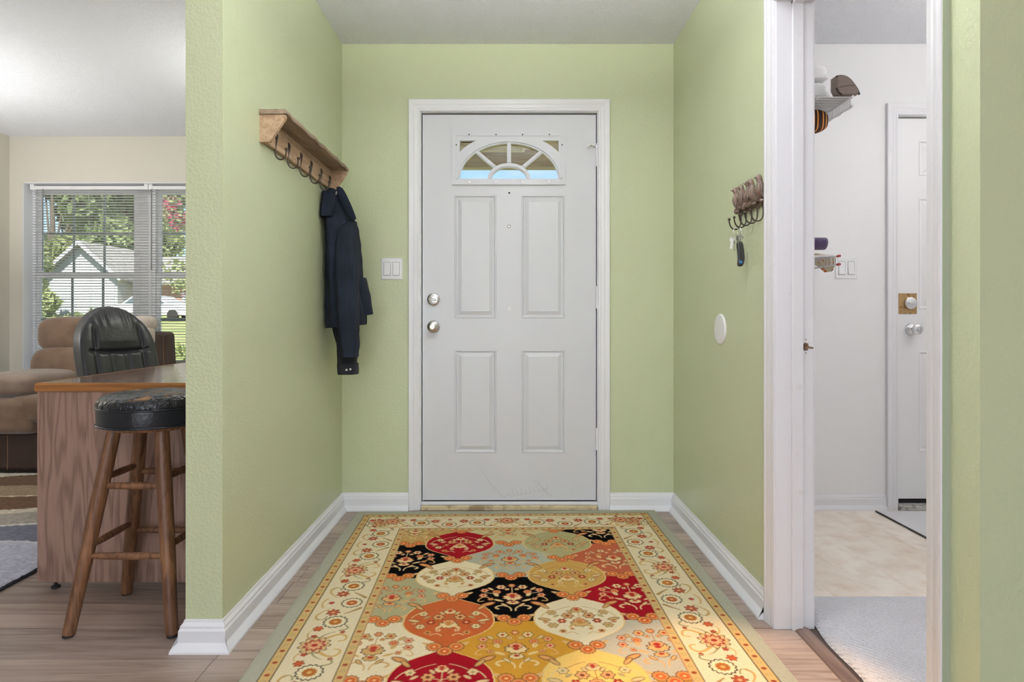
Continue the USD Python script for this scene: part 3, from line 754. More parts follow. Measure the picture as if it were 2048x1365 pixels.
for kk in range(-2, 3):
    for r in range(-1, 7):
        cxr, cyr = kk * DXC, (Y0E if kk % 2 == 0 else Y0O) - r * DYC
        base = K2[kk][min(max(r, 0), 6)]
        dark = sum(base) < 300
        warm = (214, 186, 136) if (dark or base[0] - base[2] > 90) else (206, 160, 104)
        line_c = (212, 190, 140) if dark else (150, 96, 56)
        out = (70, 54, 38) if not dark else (120, 60, 40)
        if sum(base) > 560:
            warm, line_c = (196, 156, 96), (170, 128, 76)
        red = (158, 50, 36) if not (base[0] > 140 and base[1] < 60) else (196, 120, 70)
        if kk % 2:                                                       # rounded panels
            C.line([(cxr, cyr + 0.075), (cxr + 0.003, cyr + 0.03), (cxr, cyr - 0.02)], 0.0013, line_c)
            palmette(cxr, cyr + 0.078, 0.019, warm, red, out)
            palmette(cxr, cyr - 0.008, 0.027, warm, (176, 120, 60), out)
            for s in (-1, 1):
                C.line([(cxr, cyr + 0.02), (cxr + s * 0.03, cyr + 0.025), (cxr + s * 0.055, cyr + 0.005), (cxr + s * 0.075, cyr - 0.03)], 0.0012, line_c)
                C.line([(cxr + s * 0.02, cyr + 0.10), (cxr + s * 0.055, cyr + 0.085), (cxr + s * 0.085, cyr + 0.06)], 0.0012, line_c)
                flower(cxr + s * 0.088, cyr + 0.058, 0.012, warm, LEAF, out)
                flower(cxr + s * 0.036, cyr + 0.035, 0.0145, (204, 150, 96), (110, 60, 40), out)
                flower(cxr + s * 0.058, cyr + 0.0, 0.0105, red if red[0] < 170 else (206, 150, 90), (214, 180, 120), out)
                flower(cxr + s * 0.090, cyr - 0.028, 0.012, warm, LEAF, out)
                leaf(cxr + s * 0.115, cyr + 0.012, 0.015, 0.005, s * 0.3, warm, out)
                leaf(cxr + s * 0.030, cyr - 0.032, 0.012, 0.004, -s * 0.9, warm, None)
                flower(cxr + s * 0.062, cyr - 0.066, 0.010, (196, 132, 76), out)
                leaf(cxr + s * 0.074, cyr + 0.034, 0.010, 0.0042, -s * 0.7, LEAF if not dark else warm, None)
                leaf(cxr + s * 0.026, cyr + 0.062, 0.009, 0.0036, s * 0.9, warm, out)
                flower(cxr + s * 0.112, cyr - 0.006, 0.0065, (206, 150, 100), red, out)
                flower(cxr + s * 0.030, cyr - 0.052, 0.007, warm, red, None)
                C.line([(cxr + s * 0.085, cyr + 0.075), (cxr + s * 0.11, cyr + 0.055), (cxr + s * 0.125, cyr + 0.03)], 0.0018, warm)
                C.line([(cxr + s * 0.018, cyr - 0.085), (cxr + s * 0.034, cyr - 0.073), (cxr + s * 0.052, cyr - 0.082)], 0.0018, warm)
        else:                                                            # panels with a bracket-shaped waist
            C.line([(cxr, cyr + 0.11), (cxr, cyr + 0.02)], 0.0013, line_c)
            flower(cxr, cyr + 0.098, 0.010, (198, 120, 74), warm, out)
            palmette(cxr, cyr + 0.010, 0.030, warm, red, out)
            C.petals(cxr, cyr - 0.040, 0.026, 9, 0.2, out, 0.62); C.petals(cxr, cyr - 0.040, 0.022, 9, 0.2, warm, 0.62); C.ellipse(cxr, cyr - 0.036, 0.009, 0.006, red)
            for s in (-1, 1):
                flower(cxr + s * 0.040, cyr + 0.085, 0.013, warm, red, out)
                rosette(cxr + s * 0.056, cyr + 0.044, 0.0165, 9, out, (206, 142, 92), (178, 84, 48))
                leaf(cxr + s * 0.058, cyr + 0.022, 0.011, 0.006, s * 1.2, warm, None)
                flower(cxr + s * 0.100, cyr + 0.058, 0.011, (210, 150, 108), red, out)
                flower(cxr + s * 0.104, cyr + 0.018, 0.011, (210, 150, 108), red, out)
                leaf(cxr + s * 0.050, cyr - 0.022, 0.014, 0.0042, s * 0.45, warm, None)
                C.line([(cxr + s * 0.008, cyr - 0.100), (cxr + s * 0.014, cyr - 0.074), (cxr + s * 0.040, cyr - 0.062), (cxr + s * 0.060, cyr - 0.074), (cxr + s * 0.052, cyr - 0.086)], 0.0032, warm, (0.7, 1.25))
                C.line([(cxr + s * 0.085, cyr - 0.002), (cxr + s * 0.118, cyr - 0.010), (cxr + s * 0.122, cyr - 0.026), (cxr + s * 0.104, cyr - 0.026)], 0.0022, (206, 160, 104))
                leaf(cxr + s * 0.088, cyr - 0.050, 0.020, 0.0065, -s * 0.5, (204, 140, 84), out)
                flower(cxr + s * 0.018, cyr + 0.066, 0.0065, warm, red, out)
                leaf(cxr + s * 0.078, cyr + 0.070, 0.010, 0.0038, s * 0.8, warm, out)
                C.line([(cxr + s * 0.060, cyr + 0.028), (cxr + s * 0.082, cyr + 0.036), (cxr + s * 0.100, cyr + 0.040)], 0.0014, line_c)
                flower(cxr + s * 0.078, cyr - 0.012, 0.0075, (204, 150, 96), red, out)
                leaf(cxr + s * 0.030, cyr - 0.058, 0.011, 0.004, s * 0.9, warm, out)
                leaf(cxr + s * 0.108, cyr - 0.072, 0.016, 0.005, -s * 0.9, (196, 150, 92), out)
for kk in range(-2, 3):                                                  # three rosettes over each neck
    for r in range(-1, 7):
        nx, ny = kk * DXC, (Y0E if kk % 2 == 0 else Y0O) - (r + 0.5) * DYC
        for s in (-1, 1):
            leaf(nx + s * 0.056, ny + 0.036, 0.015, 0.0055, s * 0.6, (206, 164, 112), None)
            rosette(nx + s * 0.0335, ny + 0.022, 0.0265, 12, (96, 58, 36), (204, 134, 76), (190, 92, 46), (222, 170, 110))
        rosette(nx, ny - 0.004, 0.0265, 12, (96, 58, 36), (204, 134, 76), (186, 84, 44), (222, 170, 110))
keep = ~infield
C.c[keep] = 0
inner_paint = C.c.copy()
# ---- borders painted on a fresh ground, then the field put back
C.c[:] = FIELD


def border_unit(put, t0, flip=1):
    """One repeat of the main border; put(t, w) gives the place t along and w across (0 = outer edge, 1 = inner edge)."""
    P = lambda t, w: put(t0 + t, w)
    def curve(pts, wd, col, tp=None):
        C.line([P(t, w) for t, w in pts], wd * 1.35, col, tp)
    # palmette with scrolls on either side
    x, y = P(0, 0.40)
    for s in (-1, 1):
        curve([(s * 0.020, 0.45), (s * 0.050, 0.62), (s * 0.062, 0.84), (s * 0.036, 0.92), (s * 0.024, 0.80)], 0.0042, (196, 158, 96), (1.2, 0.5))
        curve([(s * 0.030, 0.40), (s * 0.062, 0.50), (s * 0.080, 0.66)], 0.0026, LEAF, (1.2, 0.4))
        curve([(s * 0.036, 0.26), (s * 0.066, 0.16), (s * 0.096, 0.24)], 0.0024, TAN, (1.2, 0.3))
        for q, (t, w, rr) in enumerate(((0.052, 0.30, .010), (0.078, 0.80, .008))):
            a, b = P(s * t, w); C.petals(a, b, rr * 1.1, 5, 0.3, (120, 72, 46)); C.petals(a, b, rr, 5, 0.3, (156, 72, 48))
    C.petals(x, y, 0.051, 11, 0.26, (92, 66, 44)); C.petals(x, y, 0.0465, 11, 0.26, (206, 172, 122))
    C.petals(x, y, 0.036, 9, 0.32, (150, 66, 48)); C.petals(x, y, 0.026, 9, 0.32, (214, 160, 116)); C.ellipse(x, y, 0.010, 0.008, (152, 44, 40))
    for t, w, rr, core in ((0.145, 0.56, 0.039, OCH), (0.280, 0.70, 0.036, (170, 88, 52)), (0.415, 0.56, 0.039, OCH)):
        a, b = P(t, w)
        C.petals(a, b, rr * 1.06, 14, 0.15, DK); C.petals(a, b, rr * 0.92, 14, 0.15, (222, 208, 168)); C.petals(a, b, rr * 0.56, 12, 0.14, core); C.ellipse(a, b, rr * 0.18, rr * 0.18, (206, 160, 96))
    for t in (0.21, 0.35):
        s = 1 if t < 0.28 else -1
        a, b = P(t, 0.42)
        C.petals(a, b, 0.025, 7, 0.42, (120, 74, 50)); C.petals(a, b, 0.0215, 7, 0.42, (160, 78, 52)); C.ellipse(a, b, 0.006, 0.006, (214, 160, 110))
        curve([(t - s * 0.010, 0.66), (t + s * 0.012, 0.82), (t + s * 0.03, 0.93)], 0.0050, (160, 128, 84), (0.35, 1.0))
        curve([(t - s * 0.05, 0.20), (t - s * 0.028, 0.12), (t, 0.18), (t + s * 0.03, 0.34)], 0.0030, (188, 152, 96), (1.2, 0.4))
        curve([(t - s * 0.03, 0.34), (t - s * 0.052, 0.26), (t - s * 0.04, 0.14)], 0.0022, LEAF, (1.0, 0.4))
    a, b = P(0.28, 0.28); C.petals(a, b, 0.011, 5, 0.3, (110, 62, 48)); C.petals(a, b, 0.009, 5, 0.3, (166, 66, 56))
    curve([(0.245, 0.16), (0.28, 0.10), (0.315, 0.16)], 0.0024, TAN)
    for t in (0.10, 0.46):
        a, b = P(t, 0.30); C.petals(a, b, 0.018, 6, 0.35, (110, 70, 46)); C.petals(a, b, 0.015, 6, 0.35, (176, 84, 50))
        curve([(t - 0.012, 0.72), (t + 0.004, 0.86), (t + 0.02, 0.80)], 0.0024, LEAF)


BO, BI = 0.085, 0.252
for side in (-1, 1):
    put = lambda t, w, side=side: (side * (RW - BO - (BI - BO) * w), t)
    for n in range(-2, 5):
        border_unit(put, -0.735 - 0.56 * n if True else 0)
putb = lambda t, w: (t, -(BO + (BI - BO) * w))
for n in (-2, -1, 0, 1):
    border_unit(putb, -0.28 + 0.56 * n + 0.28)
band = (D > 0.0835) & (D < 0.2530)
C.c[~band] = FIELD[~band]
for lo, hi in ((0.0495, 0.080), (0.2562, 0.284)):                        # guard stripes with dots
    mid = (lo + hi) / 2
    m = min(0.055, 1)
    for side in (-1, 1):
        for q, yy in enumerate(np.arange(-mid, -RL + mid, -0.0315)):
            if q % 2:
                C.ellipse(side * (RW - mid), yy, 0.0075, 0.0062, (148, 134, 86)); C.ellipse(side * (RW - mid), yy, 0.0055, 0.0042, (196, 170, 112))
            else:
                C.ellipse(side * (RW - mid), yy, 0.0078, 0.0068, (140, 66, 38))
    for q, xx in enumerate(np.arange(-RW + mid, RW - mid, 0.0315)):
        C.ellipse(xx, -mid, 0.0078, 0.0066, (140, 66, 38) if q % 2 == 0 else (150, 136, 90))
C.c[infield] = inner_paint[infield]
# anything of the border that ran over the guard stripes is covered by drawing only inside; light yarn variation
C.c *= (0.93 + 0.14 * rng.random(C.c.shape[:2]))[..., None]
H = 0.0085 + 0.0006 * rng.random(X2.shape)
rim = np.clip(D / 0.004, 0, 1)
H = H * (0.35 + 0.65 * rim)
nx_, ny_ = len(rx), len(ry)
V = np.stack([X2, Y2, H], -1).reshape(-1, 3)
i = np.arange(ny_ - 1)[:, None] * nx_ + np.arange(nx_ - 1)[None]
Q = np.stack([i, i + 1, i + nx_ + 1, i + nx_], -1).reshape(-1, 4)
M["rug"] = usdkit.material(stage, "/World/Looks/woven_rug_pile", {"a": ("attribute", {"attribute": "yarn"}), "g": ("geometry", {}), "n": ("noise_texture", {"scale": 420.0, "detail": 2.0}),
    "b": ("bump", {"strength": 0.6, "distance": 0.002}), "p": ("principled_bsdf", {"roughness": 0.95, "sheen_weight": 0.0, "specular_ior_level": 0.02})},
    [("a.color", "p.base_color"), ("g.position", "n.vector"), ("n.fac", "b.height"), ("b.normal", "p.normal")], surface="p.BSDF")
rug = Thing("area_rug", "multicoloured floral panel rug with a cream border on the entry floor", "rug", (-0.006, 3.197, 0), 1.39, local=True)


def coloured(thing, name, V, Q, col, look, attr):
    path = numbered(thing.path, name)
    me = usdkit.mesh(stage, path, (V, Q), look)
    n = np.zeros_like(V); n[:, 2] = 1
    UsdGeom.PrimvarsAPI(me).CreatePrimvar(attr, Sdf.ValueTypeNames.Color3fArray, "vertex").Set(np.asarray(col, np.float32).reshape(-1, 3))
    return path


coloured(rug, "pile", V, Q, C.c, M["rug"], "yarn")
M["binding"] = look("sage_rug_binding", lin((164, 162, 144)), 0.95, (300, 0.001, 2))
e = 0.006
rug.part("binding", cat(tube([(-RW, 0, .0042), (-RW, -RL, .0042)], 0.0042, 8), tube([(RW, 0, .0042), (RW, -RL, .0042)], 0.0042, 8), tube([(-RW, 0, .0042), (RW, 0, .0042)], 0.0042, 8), tube([(-RW, -RL, .0042), (RW, -RL, .0042)], 0.0042, 8)), M["binding"], 60)
# ================================================================ things in the entry
M["wood_rack"] = look("weathered_tan_wood", lin((190, 162, 132)), 0.75, (160, 0.001, 3), grain=((60, 5, 60), lin((152, 120, 92)), 0.42, 0.68), vary=(14, lin((176, 150, 122)), 0.45, 0.7))
M["wood_grey"] = look("weathered_grey_wood", lin((150, 130, 108)), 0.8, (160, 0.001, 3), grain=((60, 5, 60), lin((112, 94, 76)), 0.40, 0.66))
WLX, RY0, RY1 = -0.866, 2.165, 3.010
cr = Thing("coat_rack", "weathered wooden wall shelf with six iron hooks above the hanging jacket", "coat rack", (WLX, RY0, 1.622))
ts = []
for t in np.linspace(RY0 - 0.006, RY1 + 0.006, 22):
    dx = 0.0022 * math.sin(t * 41) + 0.0015 * math.sin(t * 97)
    ts.append([(WLX, t, 1.717), (WLX + 0.094 + dx, t, 1.717 + dx * .4), (WLX + 0.096 + dx, t, 1.724), (WLX + 0.092 + dx, t, 1.734), (WLX, t, 1.734)])
cr.part("top_shelf", loft(ts), M["wood_grey"], 30, label="greyed top board with a rough front edge")
cr.part("back_board", rbox(WLX, WLX + 0.017, RY0 + 0.014, RY1 - 0.014, 1.624, 1.717, 0.002), M["wood_rack"], False)
for y0 in (RY0, RY1 - 0.016):
    cr.part("end_bracket", extrude_along([(WLX, 1.620), (WLX + 0.036, 1.622), (WLX + 0.090, 1.704), (WLX + 0.090, 1.717), (WLX, 1.717)], y0, y0 + 0.016, "y"), M["wood_rack"], False)
HY = [2.273, 2.405, 2.547, 2.678, 2.821, 2.955]
bx = WLX + 0.017
for y in HY:
    p = smooth_path([(bx + 0.005, y, 1.672), (bx + 0.003, y, 1.655), (bx - 0.002, y - 0.003, 1.622), (bx + 0.001, y - 0.004, 1.600), (bx + 0.016, y - 0.003, 1.586), (bx + 0.032, y, 1.594), (bx + 0.037, y, 1.610), (bx + 0.0385, y, 1.622)], 26)
    h = cr.part("hook", tube(p, 0.0033, 8), M["iron"], 60)
    cr.part("hook_tip", ball((bx + 0.0385, y, 1.624), 0.0062), M["iron"], True, under=h)
    cr.part("hook_plate", cat(rbox(bx, bx + 0.004, y - 0.008, y + 0.008, 1.660, 1.684, 0.001), ball((bx + 0.004, y, 1.674), 0.0042, 1)), M["iron"], False, under=h)

# ---------------------------------------------------------------- jacket
M["navy"] = look("navy_work_cloth", lin((24, 32, 44)), 0.9, (700, 0.0006, 2), vary=(9, lin((17, 23, 33)), 0.4, 0.65), spec=0.25)
M["navy_dark"] = look("dark_navy_cuff_cloth", lin((16, 19, 27)), 0.9, (700, 0.0006, 2))
jk = Thing("jacket", "dark navy work jacket hanging from the last hook of the coat rack", "jacket", (WLX, 2.96, 0.74))


def section(c, a, b, z, e=0.7, folds=0.0, ph=0.0, n=56, tilt=0.0):
    t = np.linspace(0, 2 * np.pi, n, endpoint=False)
    r = 1 + folds * (np.sin(5 * t + ph + z * 3.1) * 0.5 + np.sin(9 * t - ph * 1.7 + z * 5.0) * 0.3 + np.sin(3 * t + z * 9) * 0.25)
    x = c[0] + a * r * np.sign(np.cos(t)) * np.abs(np.cos(t)) ** e
    y = c[1] + b * r * np.sign(np.sin(t)) * np.abs(np.sin(t)) ** e
    return np.stack([np.maximum(x, WLX + 0.004), y, z + tilt * (x - c[0])], 1)


def interp_sections(rows, n, e=0.7, folds=0.05, seed=0.0, tilt_end=0.0):
    """rows: (z, x left, x right, y centre, y half) from the top down."""
    R = np.array(rows); z = np.linspace(R[0, 0], R[-1, 0], n)
    o = R[::-1]
    f = [np.interp(z, o[:, 0], o[:, j]) for j in range(1, 5)]
    out = []
    for q in range(n):
        k = q / (n - 1)
        wr = 0.0022 * math.sin(z[q] * 31 + seed) + 0.0012 * math.sin(z[q] * 83 + 2 * seed)
        out.append(section(((f[0][q] + f[1][q]) / 2, f[2][q]), (f[1][q] - f[0][q]) / 2 + wr * 0.5, f[3][q] + wr, z[q], e, folds * min(1, 3 * k + 0.25), seed, tilt=tilt_end * k))
    return out


body = interp_sections([(1.604, -0.850, -0.806, 2.960, 0.035), (1.592, -0.858, -0.792, 2.962, 0.058), (1.56, -0.862, -0.778, 2.965, 0.082), (1.50, -0.862, -0.752, 2.968, 0.105), (1.44, -0.862, -0.728, 2.972, 0.122),
                        (1.36, -0.862, -0.716, 2.978, 0.130), (1.2, -0.862, -0.708, 2.985, 0.138), (1.10, -0.862, -0.700, 2.99, 0.142), (1.02, -0.862, -0.690, 2.995, 0.145), (0.965, -0.862, -0.688, 2.995, 0.146)], 70, 0.72, 0.085, 0.4, 0.10)
jk.part("body", loft(body), M["navy"], 60)
sl = interp_sections([(1.46, -0.772, -0.714, 2.925, 0.045), (1.42, -0.790, -0.706, 2.905, 0.062), (1.34, -0.798, -0.698, 2.885, 0.070), (1.2, -0.794, -0.690, 2.872, 0.070), (1.05, -0.786, -0.690, 2.866, 0.064), (0.92, -0.776, -0.688, 2.866, 0.058), (0.826, -0.762, -0.692, 2.868, 0.048)], 56, 0.85, 0.10, 1.9)
jk.part("sleeve", loft(sl), M["navy"], 60)
s2 = interp_sections([(1.10, -0.850, -0.735, 2.97, 0.05), (0.98, -0.838, -0.720, 2.955, 0.055), (0.88, -0.808, -0.700, 2.93, 0.055), (0.80, -0.800, -0.712, 2.915, 0.05), (0.742, -0.790, -0.708, 2.91, 0.046)], 34, 0.85, 0.05, 3.3)
sp = jk.part("sleeve", loft(s2), M["navy_dark"], 60)
jk.part("cuff", loft(interp_sections([(0.792, -0.798, -0.704, 2.913, 0.052), (0.742, -0.795, -0.702, 2.910, 0.050)], 5, 0.85, 0.02, 3.3)), M["navy_dark"], 40, under=sp)
BT = lathe([(0.0052, 0), (0.0052, 0.0015), (0.0035, 0.0026), (0, 0.0026)], 12, "-y")
for dx, dz in ((0.0, 0.0), (0.018, 0.003)):
    b = BT.copy(); b.apply_translation((-0.742 + dx, 2.857, 0.765 + dz)); jk.part("button", b, M["steel"], 30, under=sp)
fl = interp_sections([(1.20, -0.745, -0.690, 3.02, 0.055), (1.12, -0.745, -0.672, 3.02, 0.06), (1.045, -0.745, -0.660, 3.02, 0.062), (1.018, -0.740, -0.656, 3.02, 0.062)], 18, 0.8, 0.05, 5.1, 0.15)
jk.part("front_flap", loft(fl), M["navy"], 60)
cl = interp_sections([(1.612, -0.852, -0.812, 2.925, 0.034), (1.595, -0.860, -0.806, 2.905, 0.046), (1.54, -0.862, -0.800, 2.885, 0.050), (1.49, -0.862, -0.802, 2.872, 0.046), (1.472, -0.862, -0.806, 2.868, 0.040)], 18, 0.6, 0.03, 0.9)
jk.part("collar", loft(cl), M["navy"], 50)
# shoulder tab lying over the top of the sleeve, with two snaps
fp = np.array([(-0.806, 2.925, 1.606), (-0.788, 2.890, 1.590), (-0.768, 2.872, 1.550), (-0.742, 2.866, 1.500), (-0.718, 2.872, 1.455)])
fpath = smooth_path(fp, 16)
rows = []
for q, p in enumerate(fpath):
    wd = 0.021 * math.sin(math.pi * (0.18 + 0.62 * q / 15)) + 0.004
    d = fpath[min(q + 1, 15)] - fpath[max(q - 1, 0)]; d /= np.linalg.norm(d)
    sidew = np.cross(d, (0, -1, 0)); sidew /= np.linalg.norm(sidew)
    rows.append([p - sidew * wd * 1.25, p + np.array((0, -0.010, 0)), p + sidew * wd * 0.55 + np.array((0.004, 0, 0)), p + np.array((0, 0.006, 0))])
jk.part("shoulder_tab", loft(rows), M["navy"], 60)
for dx, dz in ((0, 0), (0.002, 0.008)):
    b = BT.copy(); b.vertices *= 0.7; b.apply_translation((-0.7915 + dx, 2.862, 1.578 + dz)); jk.part("snap", b, M["chrome"], 30)

# ---------------------------------------------------------------- switches, wall disc
M["rocker_gap"] = look("grey_rocker_gap", lin((176, 176, 178)), 0.5)


def switch(label, x0, x1, z0, z1, y):
    t = Thing("light_switch", label, "light switch", ((x0 + x1) / 2, y, z0))
    t.part("plate", rect_loft(x0, x1, z0, z1, [(0, 0.001), (0.003, 0.005), (0.006, 0.006)], y, 0.0), M["plastic"], 20)
    w = (x1 - x0)
    for c in (x0 + w * 0.29, x0 + w * 0.71):
        a = z0 + (z1 - z0) * 0.21; b = z1 - (z1 - z0) * 0.21
        t.part("rocker_frame", rect_loft(c - 0.0185, c + 0.0185, a - 0.003, b + 0.003, [(0, 0.006), (0.0015, 0.0066)], y), M["rocker_gap"], False)
        r = extrude_along([(y - 0.006, a), (y - 0.0115, a), (y - 0.0085, (a + b) / 2), (y - 0.007, b), (y - 0.006, b)], c - 0.0155, c + 0.0155, "x")
        t.part("rocker", r, M["plastic"], False)


switch("white double rocker switch on the green wall left of the front door", -0.661, -0.550, 1.205, 1.318, 3.246)
switch("white double rocker switch on the laundry room's white wall", 1.714, 1.829, 1.209, 1.322, 3.246)
single("wall_disc", lathe([(0.062, 0.0), (0.062, 0.004), (0.059, 0.0075), (0.040, 0.009), (0.0, 0.0095)], 48, "-x", (0.869, 2.524, 0.960)), M["plastic"], "round blank white cover plate low on the right green wall", "wall plate")

# ---------------------------------------------------------------- key rack with birds
M["cast"] = look("rusty_brown_cast_iron", lin((112, 97, 86)), 0.55, (320, 0.0012, 3), metal=0.2, vary=(70, lin((118, 84, 68)), 0.5, 0.68))
KX = 0.869
kr = Thing("key_rack", "rusty cast iron key rack of five perched birds over wire hooks", "key rack", (KX, 2.18, 1.36))
KY = [2.285, 2.235, 2.185, 2.135, 2.085]
br = smooth_path([(KX - 0.014, 2.315, 1.400), (KX - 0.016, 2.26, 1.412), (KX - 0.014, 2.19, 1.408), (KX - 0.016, 2.12, 1.414), (KX - 0.014, 2.068, 1.418)], 30)
kr.part("branch", cat(tube(br, 0.0095 + 0.002 * np.sin(np.arange(30) * 1.3), 10), *[ball((KX - 0.018, y, 1.404 + 0.006 * math.sin(y * 90)), 0.010, 1, (0.8, 1.6, 0.8)) for y in np.arange(2.075, 2.31, 0.031)], box(KX - 0.010, KX, 2.075, 2.305, 1.392, 1.424)), M["cast"], 50)
for q, y in enumerate(KY):
    lean = 0.013 * math.sin(q * 2.3 + 0.6)
    bd = loft([section((KX - 0.017 - dx, y + lean * k), r, r * 0.95, 1.408 + h, 1.0, 0.0, n=14) * 1.0 for k, dx, r, h in
               ((0, 0.000, 0.004, -0.002), (0.1, 0.002, 0.012, 0.006), (0.3, 0.004, 0.0165, 0.020), (0.5, 0.005, 0.0172, 0.033), (0.75, 0.004, 0.0130, 0.047), (0.85, 0.005, 0.0092, 0.054), (0.93, 0.007, 0.0100, 0.060), (1.0, 0.009, 0.0105, 0.067), (1.0, 0.009, 0.0085, 0.075), (1.0, 0.008, 0.003, 0.080))])
    bd.vertices[:, 0] = np.minimum(bd.vertices[:, 0], KX)
    b = kr.part("bird", bd, M["cast"], 70)
    kr.part("beak", lathe([(0.004, 0), (0.002, 0.006), (0, 0.010)], 8, "-x", (KX - 0.036, y + lean, 1.476)), M["cast"], 40, under=b)
    kr.part("wing", ball((KX - 0.029, y + lean * .5 - 0.012, 1.440), 0.012, 2, (0.5, 0.5, 1.7)), M["cast"], True, under=b)
    kr.part("tail", rbox(KX - 0.012, KX - 0.004, y - 0.006, y + 0.006, 1.382, 1.410, 0.002), M["cast"], False, under=b)
    p = smooth_path([(KX - 0.010, y, 1.405), (KX - 0.009, y, 1.375), (KX - 0.010, y, 1.352), (KX - 0.020, y, 1.334), (KX - 0.036, y, 1.333), (KX - 0.048, y, 1.346), (KX - 0.052, y, 1.366)], 24)
    h = kr.part("hook", tube(p, 0.0024, 8), M["iron"], 60)
    kr.part("hook_tip", ball((KX - 0.052, y, 1.369), 0.0048), M["iron"], True, under=h)

# ---------------------------------------------------------------- keys
M["fob"] = look("black_fob_plastic", lin((38, 38, 38)), 0.4)
M["blue"] = look("blue_button", lin((28, 104, 176)), 0.4)
ks = Thing("key_bunch", "bunch of silver keys with a black car fob hanging on the key rack", "keys", (KX - 0.034, 2.235, 1.20))
kx, ky = KX - 0.034, 2.235


M["key_metal"] = look("worn_nickel_key", lin((170, 168, 160)), 0.42, metal=0.8)


def ring(c, r, t, axis):
    a = np.linspace(0, 2 * np.pi, 25)
    p = np.stack([np.zeros(25), r * np.cos(a), r * np.sin(a)], 1) if axis == "x" else np.stack([r * np.cos(a), np.zeros(25), r * np.sin(a)], 1)
    return tube(p + np.asarray(c), t, 6, False)


ks.part("ring", cat(ring((kx, ky, 1.320), 0.0145, 0.0013, "x"), ring((kx - 0.004, ky + 0.004, 1.318), 0.016, 0.0013, "y")), M["chrome"], 60)


def key(cx_, y, z, l, rot, tilt):
    pl = unary_union([Point(0, 0).buffer(0.0098), sbox(-0.0038, -l, 0.0038, 0), sbox(0.0, -l + 0.004, 0.0058, -l + 0.008), sbox(0, -l + 0.012, 0.0052, -l + 0.016)]).difference(Point(0, 0.006).buffer(0.0028))
    m = extrude_y(pl, -0.001, 0.001)
    R = trimesh.transformations.rotation_matrix
    m.apply_translation((0, 0, -0.008)); m.apply_transform(R(tilt, [0, 1, 0])); m.apply_transform(R(rot, [0, 0, 1])); m.apply_translation((cx_, y, z))
    return m


for q, (dx, dy, dz, l, rot, tl) in enumerate(((0.000, 0.010, 0, 0.034, 0.5, 0.12), (-0.012, 0.014, -0.010, 0.036, 1.0, 0.05), (-0.016, 0.018, -0.004, 0.034, -0.3, 0.18), (0.004, -0.002, 0.002, 0.030, 0.2, -0.12))):
    ks.part("key", key(kx + dx, ky + dy, 1.302 + dz, l, rot, tl), M["key_metal"], False)
links = []
for q in range(5):
    links.append(ring((kx + 0.004, ky - 0.004, 1.304 - q * 0.0075), 0.0045, 0.0009, "x" if q % 2 else "y"))
ks.part("chain", cat(*links), M["chrome"], 60)
fb = superbox((kx + 0.003, ky - 0.004, 1.236), (0.0115, 0.0085, 0.045), 0.45, 28, 18)
fb.vertices[:, 0] += 0.003 * np.sin((fb.vertices[:, 2] - 1.2) * 60)
f = ks.part("fob", fb, M["fob"], 70)
ks.part("fob_button", lathe([(0.0052, 0), (0.0052, 0.0022), (0.004, 0.003), (0, 0.003)], 18, "-y", (kx + 0.001, ky - 0.0118, 1.206)), M["blue"], 30, under=f, label="round blue button")
for q in range(4):
    ks.part("fob_ridge", rbox(kx - 0.004, kx + 0.003, ky - 0.0145, ky - 0.011, 1.240 + q * 0.009, 1.244 + q * 0.009, 0.0008), M["fob"], False, under=f)

# ================================================================ bar stool
M["stool_wood"] = look("brown_stained_wood", lin((124, 84, 58)), 0.42, (40, 0.0008, 3), grain=((70, 70, 5), lin((84, 54, 36)), 0.40, 0.66), vary=(7, lin((146, 104, 70)), 0.45, 0.7))
M["vinyl"] = usdkit.material(stage, "/World/Looks/torn_black_vinyl", {
    "g": ("geometry", {}), "m": ("mapping", {"scale": (22, 15, 10), "location": (0.4, 0.1, 0)}), "n": ("noise_texture", {"scale": 1.0, "detail": 3.0, "distortion": 0.6}), "r": ("rgb_ramp", {"ramp": [(0.545, (0, 0, 0)), (0.565, (1, 1, 1))]}),
    "s": ("separate_xyz", {}), "h": ("map_range", {"from_min": 0.742, "from_max": 0.748, "clamp": True}), "a": ("math", {"math_type": "multiply"}),
    "x": ("mix_color", {"a": lin((30, 32, 36)), "b": lin((150, 116, 84))}), "rr": ("map_range", {"to_min": 0.16, "to_max": 0.9}), "bn": ("noise_texture", {"scale": 38.0, "detail": 3.0}),
    "ad": ("math", {"math_type": "subtract"}), "b": ("bump", {"strength": 1.0, "distance": 0.012}), "p": ("principled_bsdf", {})},
    [("g.position", "m.vector"), ("m.vector", "n.vector"), ("n.fac", "r.fac"), ("g.position", "s.vector"), ("s.z", "h.value"), ("r.color", "a.value1"), ("h.result", "a.value2"), ("a.value", "x.fac"), ("x.result", "p.base_color"),
     ("a.value", "rr.value"), ("rr.result", "p.roughness"), ("g.position", "bn.vector"), ("bn.fac", "ad.value1"), ("a.value", "ad.value2"), ("ad.value", "b.height"), ("b.normal", "p.normal")], surface="p.BSDF")
M["band"] = look("black_vinyl_band", lin((24, 28, 36)), 0.24, (60, 0.0012, 3), vary=(16, lin((70, 52, 40)), 0.68, 0.76))
M["rubber"] = look("black_rubber", lin((30, 28, 26)), 0.7)
SC_ = np.array((-1.196, 2.100))
bs = Thing("bar_stool", "round bar stool with torn black vinyl seat and brown wooden legs", "bar stool", (SC_[0], SC_[1], 0))
sr = 0.166
bs.part("cushion", lathe([(sr, 0.712), (sr + 0.003, 0.722), (sr, 0.735), (sr - 0.012, 0.748), (sr - 0.045, 0.757), (sr - 0.1, 0.7605), (0, 0.7615)], 64, "z", (*SC_, 0)), M["vinyl"], 50, label="torn shiny black seat top")
